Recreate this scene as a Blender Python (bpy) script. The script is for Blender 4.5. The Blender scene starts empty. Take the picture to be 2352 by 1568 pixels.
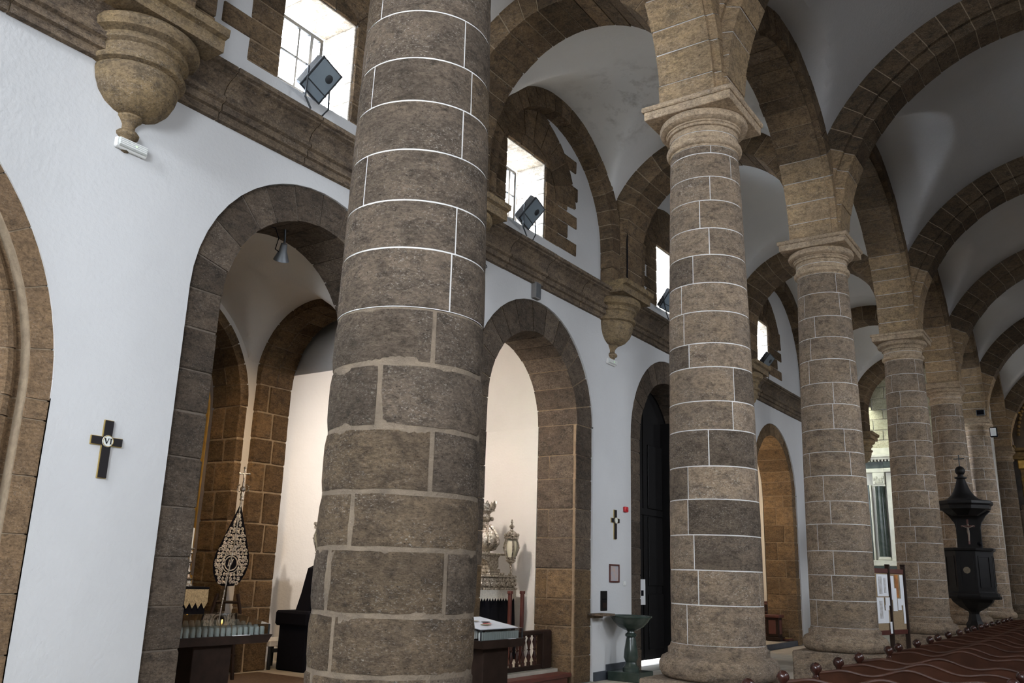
import bpy, bmesh, math, random
from mathutils import Vector, Matrix, noise
random.seed(7)
R_ = random.Random(11)
sc = bpy.context.scene
COL = sc.collection
pi = math.pi
# ------------------------------------------------------------------ camera
cam_d = bpy.data.cameras.new('camera'); cam = bpy.data.objects.new('camera', cam_d); COL.objects.link(cam)
cam_d.sensor_fit = 'HORIZONTAL'; cam_d.sensor_width = 36.0; cam_d.lens = 1995.0 / 2352.0 * 36.0
cam_d.clip_end = 300; cam_d.clip_start = 0.05
_yaw, _pit, _rol = math.radians(34.7255), math.radians(14.7784), math.radians(1.7709)
_f = Vector((-math.sin(_yaw) * math.cos(_pit), math.cos(_yaw) * math.cos(_pit), math.sin(_pit)))
_r = Vector((math.cos(_yaw), math.sin(_yaw), 0)); _u = _r.cross(_f)
_r2 = _r * math.cos(_rol) + _u * math.sin(_rol); _u2 = -_r * math.sin(_rol) + _u * math.cos(_rol)
M = Matrix((_r2, _u2, -_f)).transposed().to_4x4(); M.translation = Vector((0, 0, 1.6))
cam.matrix_world = M
sc.camera = cam
# ------------------------------------------------------------------ world, sun, daylight, added fills, exposure
w = bpy.data.worlds.new('sky'); sc.world = w; w.use_nodes = True
bg = w.node_tree.nodes['Background']; bg.inputs[0].default_value = (0.80, 0.90, 1.0, 1); bg.inputs[1].default_value = 26.0
def lamp(name, kind, loc, target, energy, color=(1, 1, 1), size=1, size_y=None, **kw):
    d = bpy.data.lights.new(name, kind); d.energy = energy; d.color = color
    if kind == 'AREA':
        d.shape = 'RECTANGLE'; d.size = size; d.size_y = size_y or size
    for k, v in kw.items(): setattr(d, k, v)
    o = bpy.data.objects.new(name, d); COL.objects.link(o); o.location = loc
    o.rotation_euler = (Vector(target) - Vector(loc)).to_track_quat('-Z', 'Y').to_euler()
    return o
lamp('sun', 'SUN', (-20, -30, 20), (-20 + .42, -30 + .88, 20 - .20), 90.0, (1.0, 0.95, 0.88), angle=0.01)
DAY = (0.86, 0.92, 1.0)
lamp('rear_window_light', 'AREA', (0.8, -6.2, 6.0), (-4.5, 6, 2.8), 360, DAY, 3.0, 3.6, spread=math.radians(110))
lamp('rear_aisle_window_light', 'AREA', (-4.6, -4.6, 7.9), (-5.6, 6, 4.6), 430, DAY, 1.3, 1.6)
for _i, _y in enumerate((1.4, 6.2, 11, 16.4, 22.5, 29)):
    lamp('right_fill_light', 'AREA', (3.25, _y, 4.6), (-5.5, _y + .5, 2.2), 70 if _y < 5 else 95, DAY, 1.6, 2.4, spread=math.radians(95))  # added fills before the plain right wall, which has no windows
lamp('crossing_window_light', 'AREA', (-10.9, 32.6, 5.6), (-3.4, 31.0, 3.4), 420, DAY, 1.8, 2.4, spread=math.radians(80))
lamp('end_wall_fill_light', 'AREA', (-8.6, 33.3, 9.4), (-7.6, 36.0, 7.0), 160, (.93, 1.0, .88), 1.4, 1.4)  # added fill hung in the transept to brighten the end wall
lamp('apse_fill_light', 'AREA', (3.0, 41.5, 7.5), (-2.5, 42.5, 10.0), 110, (1, .95, .85), 1.6, 2.0)  # added fill with no window behind it, brightens the far vault
sc.view_settings.view_transform = 'Standard'; sc.view_settings.look = 'None'
sc.view_settings.gamma = 1.0; sc.view_settings.use_curve_mapping = False
sc.view_settings.exposure = 0.45
sc.cycles.use_denoising = True
sc.cycles.max_bounces = 10; sc.cycles.diffuse_bounces = 6; sc.cycles.transparent_max_bounces = 12
sc.cycles.sample_clamp_indirect = 6.0; sc.cycles.caustics_reflective = False; sc.cycles.caustics_refractive = False

# ------------------------------------------------------------------ materials
def nm(name):
    m = bpy.data.materials.new(name); m.use_nodes = True
    nt = m.node_tree; b = nt.nodes['Principled BSDF']
    return m, nt, b
def N(nt, t, **kw):
    n = nt.nodes.new(t)
    for k, v in kw.items(): setattr(n, k, v)
    return n
def mixrgb(nt, fac, a, b, mode='MIX'):
    n = N(nt, 'ShaderNodeMix', data_type='RGBA', blend_type=mode)
    for sock, v in ((n.inputs[0], fac), (n.inputs[6], a), (n.inputs[7], b)):
        if isinstance(v, bpy.types.NodeSocket): nt.links.new(v, sock)
        elif isinstance(v, (int, float)): sock.default_value = v
        else: sock.default_value = (*v, 1) if len(v) == 3 else v
    return n.outputs[2]
def ramp(nt, src, a, b):
    n = N(nt, 'ShaderNodeMapRange'); nt.links.new(src, n.inputs[0])
    n.inputs[1].default_value = a; n.inputs[2].default_value = b
    return n.outputs[0]
def tex(nt, vec, scale, detail=4, rough=.55, kind='ShaderNodeTexNoise'):
    n = N(nt, kind); nt.links.new(vec, n.inputs['Vector']); n.inputs['Scale'].default_value = scale
    if 'Detail' in n.inputs: n.inputs['Detail'].default_value = detail
    if 'Roughness' in n.inputs: n.inputs['Roughness'].default_value = rough
    return n.outputs[0]
def pos(nt, squash=(1, 1, 1), rnd=40.0):
    g = N(nt, 'ShaderNodeNewGeometry'); oi = N(nt, 'ShaderNodeObjectInfo')
    mu = N(nt, 'ShaderNodeVectorMath', operation='MULTIPLY'); nt.links.new(g.outputs['Position'], mu.inputs[0]); mu.inputs[1].default_value = squash
    ad = N(nt, 'ShaderNodeVectorMath', operation='ADD'); nt.links.new(mu.outputs[0], ad.inputs[0])
    m2 = N(nt, 'ShaderNodeMath', operation='MULTIPLY'); nt.links.new(oi.outputs['Random'], m2.inputs[0]); m2.inputs[1].default_value = rnd
    nt.links.new(m2.outputs[0], ad.inputs[1])
    return ad.outputs[0], oi.outputs['Random'], g.outputs['Position']
def stone(name, c1, c2, dark, fleck=(.56, .51, .45), fl=.5, bump=.5, var=.35, fine=55, patch=2.2, bd=.03):
    m, nt, b = nm(name)
    v, rnd, p = pos(nt, (1, 1, 1.8))
    big = ramp(nt, tex(nt, v, patch, 6, .65), .38, .62)
    col = mixrgb(nt, big, c1, c2)
    col = mixrgb(nt, ramp(nt, tex(nt, v, 8, 8, .75), .47, .64), col, dark)
    lum = ramp(nt, tex(nt, v, fine * .55, 5, .8), .33, .67)
    lm = N(nt, 'ShaderNodeMapRange'); nt.links.new(lum, lm.inputs[0]); lm.inputs[3].default_value = .62; lm.inputs[4].default_value = 1.42
    pit = tex(nt, v, fine, 4, .75)
    col = mixrgb(nt, ramp(nt, pit, .58, .68), col, tuple(x * .3 for x in dark))
    mod = ramp(nt, tex(nt, v, 2.6, 5, .6), .40, .62)
    fm = N(nt, 'ShaderNodeMath', operation='MULTIPLY'); nt.links.new(ramp(nt, tex(nt, v, fine * 1.15, 3, .65), .56, .66), fm.inputs[0]); nt.links.new(mod, fm.inputs[1])
    f2 = N(nt, 'ShaderNodeMath', operation='MULTIPLY'); nt.links.new(fm.outputs[0], f2.inputs[0]); f2.inputs[1].default_value = fl
    col = mixrgb(nt, f2.outputs[0], col, fleck)
    hs = N(nt, 'ShaderNodeHueSaturation'); nt.links.new(col, hs.inputs['Color']); hs.inputs['Saturation'].default_value = 1.12
    mr = N(nt, 'ShaderNodeMapRange'); nt.links.new(rnd, mr.inputs[0]); mr.inputs[3].default_value = 1 - var; mr.inputs[4].default_value = 1 + var * .8
    mv = N(nt, 'ShaderNodeMath', operation='MULTIPLY'); nt.links.new(mr.outputs[0], mv.inputs[0]); nt.links.new(lm.outputs[0], mv.inputs[1])
    nt.links.new(mv.outputs[0], hs.inputs['Value'])
    nt.links.new(hs.outputs[0], b.inputs['Base Color']); b.inputs['Roughness'].default_value = .92
    b.inputs['Specular IOR Level'].default_value = .2
    bp = N(nt, 'ShaderNodeBump'); bp.inputs['Strength'].default_value = min(1, bump * 1.3); bp.inputs['Distance'].default_value = bd
    ad = N(nt, 'ShaderNodeMath', operation='ADD'); nt.links.new(tex(nt, v, fine * .6, 7, .8), ad.inputs[0]); nt.links.new(tex(nt, v, 9, 3), ad.inputs[1])
    nt.links.new(ad.outputs[0], bp.inputs['Height']); nt.links.new(bp.outputs[0], b.inputs['Normal'])
    return m
def simple(name, c, rough=.6, metal=0, var=0, vscale=8, bump=0, bscale=40, c2=None, spec=.5):
    m, nt, b = nm(name)
    v, rnd, p = pos(nt)
    col = mixrgb(nt, ramp(nt, tex(nt, v, vscale, 5), .35, .68), c, c2 or tuple(x * (1 - var) for x in c))
    nt.links.new(col, b.inputs['Base Color']); b.inputs['Roughness'].default_value = rough; b.inputs['Metallic'].default_value = metal
    b.inputs['Specular IOR Level'].default_value = spec
    if bump:
        bp = N(nt, 'ShaderNodeBump'); bp.inputs['Strength'].default_value = bump; bp.inputs['Distance'].default_value = .01
        nt.links.new(tex(nt, v, bscale, 5), bp.inputs['Height']); nt.links.new(bp.outputs[0], b.inputs['Normal'])
    return m
def plaster(name, c, stains=()):
    m, nt, b = nm(name)
    g = N(nt, 'ShaderNodeNewGeometry'); p = g.outputs['Position']
    col = mixrgb(nt, ramp(nt, tex(nt, p, .9, 6, .6), .4, .75), c, tuple(x * .93 for x in c))
    for (sx, sy, sz, rad, amt) in stains:      # damp patches with places of their own
        d = N(nt, 'ShaderNodeVectorMath', operation='DISTANCE'); nt.links.new(p, d.inputs[0]); d.inputs[1].default_value = (sx, sy, sz)
        mk = ramp(nt, d.outputs['Value'], rad, rad * .35)
        mm = N(nt, 'ShaderNodeMath', operation='MULTIPLY'); nt.links.new(mk, mm.inputs[0]); nt.links.new(ramp(nt, tex(nt, p, 3.5, 7, .65), .50, .66), mm.inputs[1])
        m3 = N(nt, 'ShaderNodeMath', operation='MULTIPLY'); nt.links.new(mm.outputs[0], m3.inputs[0]); m3.inputs[1].default_value = amt
        col = mixrgb(nt, m3.outputs[0], col, (.20, .18, .15))
    nt.links.new(col, b.inputs['Base Color']); b.inputs['Roughness'].default_value = .85; b.inputs['Specular IOR Level'].default_value = .25
    bp = N(nt, 'ShaderNodeBump'); bp.inputs['Strength'].default_value = .35; bp.inputs['Distance'].default_value = .012
    ad = N(nt, 'ShaderNodeMath', operation='ADD'); nt.links.new(tex(nt, p, 5, 5, .5), ad.inputs[0]); nt.links.new(tex(nt, p, 26, 3), ad.inputs[1])
    nt.links.new(ad.outputs[0], bp.inputs['Height']); nt.links.new(bp.outputs[0], b.inputs['Normal'])
    return m
def emit(name, c, s):
    m, nt, b = nm(name); b.inputs['Emission Color'].default_value = (*c, 1); b.inputs['Emission Strength'].default_value = s
    b.inputs['Base Color'].default_value = (*c, 1); return m
def glass(name, tint=(1, 1, 1), gl=.1):
    m, nt, b = nm(name); nt.nodes.remove(b)
    t = N(nt, 'ShaderNodeBsdfTransparent'); t.inputs[0].default_value = (*tint, 1)
    g = N(nt, 'ShaderNodeBsdfGlossy'); g.inputs['Roughness'].default_value = .04
    mx = N(nt, 'ShaderNodeMixShader'); mx.inputs[0].default_value = gl
    nt.links.new(t.outputs[0], mx.inputs[1]); nt.links.new(g.outputs[0], mx.inputs[2])
    nt.links.new(mx.outputs[0], nt.nodes['Material Output'].inputs[0]); return m

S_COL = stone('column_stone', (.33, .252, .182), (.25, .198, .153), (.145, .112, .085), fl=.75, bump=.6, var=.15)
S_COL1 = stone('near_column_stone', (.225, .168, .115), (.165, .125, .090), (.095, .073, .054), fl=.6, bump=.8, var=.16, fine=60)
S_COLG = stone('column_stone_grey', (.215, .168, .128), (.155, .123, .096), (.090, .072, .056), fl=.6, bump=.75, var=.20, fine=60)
S_CAP = stone('capital_stone', (.44, .34, .24), (.35, .272, .198), (.23, .178, .13), fl=.5, bump=.5, var=.1, bd=.010)
S_ARCH = stone('arch_stone', (.215, .152, .095), (.150, .108, .072), (.080, .060, .042), fl=.35, bump=.6, var=.35)
S_NAVE = stone('nave_arch_stone', (.150, .108, .072), (.112, .083, .058), (.062, .048, .036), fl=.25, bump=.55, var=.30)
S_PIER = stone('springer_stone', (.46, .335, .210), (.37, .275, .185), (.22, .165, .11), fl=.45, bump=.6, var=.18)
S_WALLARCH = stone('chapel_arch_stone', (.165, .128, .097), (.120, .095, .075), (.074, .060, .048), fl=.35, bump=.7, var=.28)
S_ASH = stone('chapel_ashlar_stone', (.235, .160, .095), (.175, .122, .076), (.105, .076, .05), fl=.3, bump=.7, var=.30)
S_CORN = stone('cornice_stone', (.190, .145, .103), (.120, .094, .072), (.070, .055, .044), fl=.3, bump=.5, var=.25, bd=.012)
S_CORB = stone('corbel_stone', (.27, .20, .120), (.20, .152, .102), (.115, .09, .062), fl=.4, bump=.5, var=.1, bd=.010)
S_PORT = stone('portal_stone', (.25, .172, .108), (.205, .142, .092), (.14, .098, .064), fl=.2, bump=.4, var=.12)
S_PALE = stone('pale_ashlar_stone', (.55, .52, .40), (.45, .43, .32), (.34, .31, .22), fl=.2, bump=.4, var=.18)
S_GREY = stone('grey_infill_stone', (.50, .47, .43), (.42, .40, .37), (.33, .30, .27), fl=.2, bump=.4, var=.1)
S_SUNLIT = stone('sunlit_reveal_stone', (.78, .73, .66), (.66, .60, .52), (.42, .36, .29), fl=.2, bump=.4, var=.06)  # brightness of sun on the window reveals is put into this colour
M_JOINT = simple('grey_brown_joint', (.17, .135, .105), .95, 0, .3, 14, .5, 60)
M_TAN = simple('tan_mortar', (.36, .275, .185), .95, 0, .3, 14, .5, 60)
M_DTAN = simple('dark_mortar', (.30, .215, .135), .95, 0, .3, 14, .5, 60)
M_COLM = simple('column_bed_mortar', (.195, .150, .105), .95, 0, .45, 9, .8, 60, c2=(.125, .097, .07))
M_WHT = simple('white_mortar', (.64, .62, .59), .9, 0, .1, 10, .3, 60)
PL_WALL = plaster('white_plaster', (.59, .59, .59))
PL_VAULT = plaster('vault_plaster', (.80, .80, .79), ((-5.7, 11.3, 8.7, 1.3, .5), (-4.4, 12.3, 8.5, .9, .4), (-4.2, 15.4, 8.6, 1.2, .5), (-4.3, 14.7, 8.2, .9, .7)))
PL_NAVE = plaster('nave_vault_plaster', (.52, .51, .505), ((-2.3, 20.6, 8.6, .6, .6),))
PL_CH = plaster('chapel_plaster', (.74, .72, .69))
M_PEW = simple('pew_wood', (.062, .023, .012), .40, 0, .5, 6, .1, 30, spec=.25)
M_PEWD = simple('pew_dark_wood', (.045, .015, .010), .25, 0, .4, 6)
M_BLACKW = simple('black_wood', (.008, .007, .007), .55, 0, .3, 6, spec=.2)
M_DARKW = simple('dark_brown_wood', (.030, .017, .012), .65, 0, .4, 7, spec=.15)
M_REDW = simple('red_brown_wood', (.10, .028, .02), .45, 0, .3, 7)
M_BLACK = simple('black_velvet', (.006, .006, .009), .95, 0, .2, 20, spec=.1)
M_CROSS = simple('cross_black', (.012, .009, .010), .6, 0, .2, 8, spec=.3)
M_GOLDP = simple('gold_paint', (.50, .36, .12), .4, .5)
M_GILT = simple('gilt_wood', (.62, .38, .09), .35, .75, .35, 9, .4, 30)
M_OLDG = simple('old_gilt_wood', (.26, .16, .055), .42, .5, .65, 6, .6, 24)
M_SILVER = simple('silver', (.84, .79, .71), .24, 1, .25, 34, .9, 70, c2=(.20, .17, .13))
M_SILVEMB = simple('silver_embroidery', (.80, .73, .64), .38, .35, .3, 40, .8, 90, c2=(.34, .29, .23))
M_WAX = simple('cream_candle', (.72, .74, .70), .5, 0, .05)
M_IRON = simple('iron', (.05, .055, .06), .5, .6)
M_FRAMEW = simple('window_frame_grey', (.07, .075, .08), .5, 0, .15)
M_LAMPBODY = simple('lamp_grey_metal', (.16, .17, .18), .45, .5, .2)
M_WPLAST = simple('white_plastic', (.75, .75, .73), .35)
M_DIFF = simple('ribbed_clear_plastic', (.60, .62, .60), .2, 0, .2, 40)
M_GREYP = simple('grey_plate', (.22, .21, .21), .6)
M_RED = simple('red_plastic', (.50, .012, .02), .35)
M_PAPER = simple('white_paper', (.80, .80, .82), .8, 0, .06, 4)
M_CORK = simple('cork_board', (.33, .235, .135), .9, 0, .25, 40)
M_GREENM = simple('dark_green_marble', (.020, .032, .026), .22, 0, .6, 5, c2=(.045, .06, .05))
M_SLATE = simple('slate_stone', (.055, .062, .075), .6, 0, .35, 6)
M_FLOOR = simple('floor_marble', (.50, .45, .37), .5, 0, .25, 3)
M_FLOOR2 = simple('floor_mortar', (.20, .18, .15), .8)
M_CREAM = simple('cream_marble', (.70, .68, .58), .35, 0, .2, 4)
M_LACE = simple('gold_lace', (.50, .40, .24), .7, 0, .5, 50, .6, 80)
M_WLACE = simple('white_lace', (.72, .68, .60), .8, 0, .25, 60, .6, 80)
M_CARPET = simple('brown_carpet', (.12, .075, .045), .95, 0, .4, 30, .6, 80)
M_GLASS = glass('clear_glass', (.94, .97, .97), .25); M_GLASST = glass('cover_glass', (.92, .96, .96), .50)
M_WGLASS = glass('window_glass', (.95, .97, 1), .04)
M_LGLASS = simple('lamp_glass', (.22, .27, .31), .12, 0, .1, 5, spec=.8)
M_LANT = simple('cream_lantern_glass', (.72, .70, .55), .15)
M_FLAME = emit('warm_flame', (1, .45, .08), 14)
M_GREENLED = emit('green_led', (.3, 1, .2), 3)
M_STATUE = simple('statue_wood', (.26, .20, .16), .55, 0, .5, 7)
M_PAINT = simple('dark_painting', (.035, .022, .014), .35, 0, .6, 2, c2=(.10, .065, .035))
M_ROOF = simple('roof_grey', (.25, .24, .23), .9)

# ------------------------------------------------------------------ builders
def tagk(o, label=None, cat=None, group=None, kind=None):
    if label: o['label'] = label
    if cat: o['category'] = cat
    if group: o['group'] = group
    if kind: o['kind'] = kind
    return o
def thing(name, label, cat, base=(0, 0, 0), group=None, kind=None):
    o = bpy.data.objects.new(name, None); COL.objects.link(o); o.location = base; o.empty_display_size = .1
    return tagk(o, label, cat, group, kind)
def link(name, me, mat=None, parent=None):
    if mat is not None and not me.materials: me.materials.append(mat)
    o = bpy.data.objects.new(name, me); COL.objects.link(o)
    if parent is not None:
        o.parent = parent
        if parent.parent is None: o.matrix_parent_inverse = Matrix.Translation(-parent.location)
    return o
class MB:
    def __init__(s): s.v = []; s.f = []; s.sm = []
    def add(s, vs, fs, smooth=False):
        n = len(s.v); s.v += [tuple(v) for v in vs]; s.f += [tuple(i + n for i in f) for f in fs]; s.sm += [smooth] * len(fs); return s
    def box(s, x0, x1, y0, y1, z0, z1, M=None):
        v = [(x, y, z) for z in (z0, z1) for y in (y0, y1) for x in (x0, x1)]
        if M is not None: v = [M @ Vector(p) for p in v]
        return s.add(v, [(0, 2, 3, 1), (4, 5, 7, 6), (0, 1, 5, 4), (2, 6, 7, 3), (0, 4, 6, 2), (1, 3, 7, 5)])
    def bevbox(s, x0, x1, y0, y1, z0, z1, b=.01, M=None):
        bm = bmesh.new(); bmesh.ops.create_cube(bm, size=1)
        for q in bm.verts: q.co = Vector(((x0 + x1) / 2 + q.co.x * (x1 - x0), (y0 + y1) / 2 + q.co.y * (y1 - y0), (z0 + z1) / 2 + q.co.z * (z1 - z0)))
        bmesh.ops.bevel(bm, geom=list(bm.edges), offset=b, segments=1, affect='EDGES', profile=.5)
        bm.verts.index_update()
        vs = [q.co.copy() for q in bm.verts]
        if M is not None: vs = [M @ q for q in vs]
        s.add(vs, [[q.index for q in f.verts] for f in bm.faces]); bm.free(); return s
    def prism(s, poly, axis, a, b, M=None):
        # poly of 2D points extruded along axis (0,1,2) from a to b
        n = len(poly)
        def pt(p, t):
            q = [0, 0, 0]; o = [i for i in range(3) if i != axis]; q[o[0]], q[o[1]], q[axis] = p[0], p[1], t
            return Vector(q) if M is None else M @ Vector(q)
        return s.add([pt(p, a) for p in poly] + [pt(p, b) for p in poly],
                     [tuple(range(n))[::-1], tuple(range(n, 2 * n))] + [(i, (i + 1) % n, n + (i + 1) % n, n + i) for i in range(n)])
    def lathe(s, prof, c, n=24, a0=0, a1=2 * pi, smooth=True, axis=None, cap=False):
        full = abs(a1 - a0 - 2 * pi) < 1e-6; m = n if full else n + 1
        vs = []
        for (r, z) in prof:
            for i in range(m):
                a = a0 + (a1 - a0) * i / n
                p = Vector((r * math.cos(a), r * math.sin(a), z))
                if axis is not None: p = axis @ p
                vs.append(p + Vector(c))
        fs = []
        for k in range(len(prof) - 1):
            for i in range(n):
                j = (i + 1) % m
                fs.append((k * m + i, k * m + j, (k + 1) * m + j, (k + 1) * m + i))
        if cap:
            fs.append(tuple(range(m))[::-1]); fs.append(tuple((len(prof) - 1) * m + i for i in range(m)))
        return s.add(vs, fs, smooth)
    def tube(s, pts, r, n=8, closed=False):
        pts = [Vector(p) for p in pts]; L = len(pts); vs = []; up = Vector((0, 0, 1))
        rr = r if isinstance(r, (list, tuple)) else [r] * L
        for i, p in enumerate(pts):
            if closed: t = pts[(i + 1) % L] - pts[i - 1]
            else: t = pts[min(i + 1, L - 1)] - pts[max(i - 1, 0)]
            t = t.normalized() if t.length else Vector((0, 0, 1))
            ref = up if abs(t.dot(up)) < .95 else Vector((1, 0, 0))
            a = t.cross(ref).normalized(); b = t.cross(a)
            for k in range(n):
                g = 2 * pi * k / n; vs.append(p + (a * math.cos(g) + b * math.sin(g)) * rr[i])
        fs = []
        for i in range(L if closed else L - 1):
            j = (i + 1) % L
            for k in range(n): fs.append((i * n + k, i * n + (k + 1) % n, j * n + (k + 1) % n, j * n + k))
        if not closed: fs += [tuple(range(n)), tuple((L - 1) * n + k for k in range(n))[::-1]]
        return s.add(vs, fs, True)
    def ball(s, c, rx, ry=None, rz=None, n=12, M=None):
        ry = ry or rx; rz = rz or rx; m = n // 2; vs = []; fs = []
        for i in range(m + 1):
            th = pi * i / m
            for k in range(n):
                ph = 2 * pi * k / n; q = Vector((rx * math.sin(th) * math.cos(ph), ry * math.sin(th) * math.sin(ph), rz * math.cos(th)))
                if M is not None: q = M @ q
                vs.append(q + Vector(c))
        for i in range(m):
            for k in range(n): fs.append((i * n + k, (i + 1) * n + k, (i + 1) * n + (k + 1) % n, i * n + (k + 1) % n))
        return s.add(vs, fs, True)
    def mesh(s, name):
        me = bpy.data.meshes.new(name); me.from_pydata([tuple(v) for v in s.v], [], s.f)
        me.polygons.foreach_set('use_smooth', s.sm); me.validate(); me.update()
        bm = bmesh.new(); bm.from_mesh(me); bmesh.ops.recalc_face_normals(bm, faces=bm.faces)
        for e in bm.edges:
            if len(e.link_faces) == 2 and e.calc_face_angle(0) > .60: e.smooth = False
        bm.to_mesh(me); bm.free()
        return me
    def raw(s, name):
        me = bpy.data.meshes.new(name); me.from_pydata([tuple(v) for v in s.v], [], s.f)
        me.polygons.foreach_set('use_smooth', s.sm); me.update(); return me
    def build(s, name, mat, parent=None, raw=False):
        return link(name, s.raw(name) if raw else s.mesh(name), mat, parent)
def copy_tree(o, parent=None):
    c = o.copy(); COL.objects.link(c)
    if parent is not None: c.parent = parent
    for ch in list(o.children): copy_tree(ch, c)
    return c
def jit(a): return R_.uniform(-a, a)

def block(name, x0, x1, y0, y1, z0, z1, mat, parent, j=.006, b=.012):
    """one squared stone, slightly uneven, arrises worn"""
    m = MB(); m.bevbox(x0, x1, y0, y1, z0, z1, min(b, (x1 - x0) * .3, (y1 - y0) * .3, (z1 - z0) * .3))
    m.v = [(v[0] + jit(j), v[1] + jit(j), v[2] + jit(j)) for v in m.v]
    return m.build(name, mat, parent)

def sweep_block(C, U, V, W, sec, a0, a1, nseg, jr=.008):
    m = MB(); n = len(sec); d = [(jit(jr), jit(jr * .6)) for _ in sec]
    vs = []
    for i in range(nseg + 1):
        a = a0 + (a1 - a0) * i / nseg
        for (r, wv), (dr, dw) in zip(sec, d):
            vs.append(C + U * ((r + dr) * math.cos(a)) + V * ((r + dr) * math.sin(a)) + W * (wv + dw))
    fs = [tuple(range(n)), tuple(nseg * n + k for k in range(n))[::-1]]
    for i in range(nseg):
        for k in range(n): fs.append((i * n + k, i * n + (k + 1) % n, (i + 1) * n + (k + 1) % n, (i + 1) * n + k))
    return m.add(vs, fs)
def voussoirs(parent, C, U, V, W, sec, a0, a1, step, mat, mortar, gap=.018, inset=.012, nseg=2, name='voussoir', jr=.008):
    C, U, V, W = Vector(C), Vector(U), Vector(V), Vector(W)
    rm = sum(p[0] for p in sec) / len(sec); n = max(1, round(abs(a1 - a0) * rm / step))
    cuts = [a0 + (a1 - a0) * i / n + (jit(.12) * (a1 - a0) / n if 0 < i < n else 0) for i in range(n + 1)]
    g = gap / rm / 2 * (1 if a1 > a0 else -1)
    for i in range(n):
        sweep_block(C, U, V, W, sec, cuts[i] + g, cuts[i + 1] - g, nseg, jr).build(name, mat, parent)
    cr = sum(p[0] for p in sec) / len(sec); cw = sum(p[1] for p in sec) / len(sec)
    ins = []
    for r, wv in sec:
        ins.append((r + (inset if r < cr else -inset), wv + (inset if wv < cw else -inset)))
    sweep_block(C, U, V, W, ins, a0, a1, max(8, n * 2), 0).build('mortar', mortar, parent)
def rect(r0, r1, w0, w1): return [(r0, w0), (r1, w0), (r1, w1), (r0, w1)]
X_, Y_, Z_ = Vector((1, 0, 0)), Vector((0, 1, 0)), Vector((0, 0, 1))

# ------------------------------------------------------------------ plan
XW = -6.93; XC = -3.36
YB = [-1.0, 3.78, 8.54, 13.3, 19.5, 25.0, 30.9, 37.8]       # bay lines (column axes)
ABZ = 6.69
AX, AZ, AR = -5.16, 7.2, 1.46                                  # aisle cross arches
CH = {'a': (6.2, 4.1, 1.15, 1.54, .70), 'b': (10.72, 3.9, 1.22, 1.70, .74), 'c': (15.47, 3.95, 1.27, 1.70, .55), 'd': (21.75, 3.72, 1.38, 1.68, .78)}
P0 = (0.9, 2.8, 2.65)                                           # pointed portal: right arc centre y, z, radius; apex y 1.6

# ------------------------------------------------------------------ floor
fl = tagk(bpy.data.objects.new('floor', None), kind='structure'); COL.objects.link(fl)
MB().box(-11.7, 7.0, -7, 47, -.2, -.006).build('floor_bed', M_FLOOR2, fl)
tile0 = MB().bevbox(0, .592, 0, .592, -.03, 0, .004).mesh('tile')
tile0.materials.append(M_FLOOR)
for i in range(8):
    for j in range(22):
        o = link('tile', tile0, None, fl); o.location = (-6.93 + i * .6, 9.2 + j * .6, jit(.001))
MB().box(-2.1, 7, -7, 47, -.1, 0).add([], []).build('nave_paving', simple('nave_floor_stone', (.24, .20, .16), .5, 0, .3, 3), fl)
MB().box(-6.95, -2.1, -7, 9.19, -.1, -.001).build('aisle_paving', M_FLOOR, fl)
MB().box(-6.95, -2.1, 22.41, 47, -.1, -.001).build('aisle_paving', M_FLOOR, fl)

# ------------------------------------------------------------------ left wall: plaster with the chapel openings
wl = tagk(bpy.data.objects.new('wall_left', None), kind='structure'); COL.objects.link(wl)
def low(y):
    z = 0.0
    for k, (c, zc, r, R, d) in CH.items():
        if abs(y - c) < R - 1e-6: z = max(z, zc + math.sqrt(R * R - (y - c) ** 2))
    yy = y if y >= 1.6 else 3.2 - y
    if yy < P0[0] + P0[2] - 1e-6: z = max(z, P0[1] + math.sqrt(max(0, P0[2] ** 2 - (yy - P0[0]) ** 2)))
    return z
ys = set([-7.0, 1.6, P0[0] + P0[2], 3.2 - P0[0] - P0[2], 31.35])
for k, (c, zc, r, R, d) in CH.items():
    for i in range(25): ys.add(round(c - R * math.cos(pi * i / 24), 5))
for i in range(20):
    a = math.acos(.7 / 2.65) * i / 19
    ys.add(round(P0[0] + 2.65 * math.cos(a), 5)); ys.add(round(3.2 - P0[0] - 2.65 * math.cos(a), 5))
ys = sorted(ys); m = MB(); e = 1e-4
for a, b in zip(ys, ys[1:]):
    za, zb = low(a + e), low(b - e)
    T = 5.95
    m.add([(XW, a, za), (XW, b, zb), (XW, b, T), (XW, a, T)], [(0, 1, 2, 3)])
    if za > 0 or zb > 0: m.add([(XW, a, za), (XW, b, zb), (XW - .05, b, zb), (XW - .05, a, za)], [(0, 1, 2, 3)])
for k, (c, zc, r, R, d) in CH.items():
    for s in (-1, 1): m.add([(XW, c + s * R, 0), (XW, c + s * R, zc), (XW - .05, c + s * R, zc), (XW - .05, c + s * R, 0)], [(0, 1, 2, 3)])
m.build('plaster', PL_WALL, wl)
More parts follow.
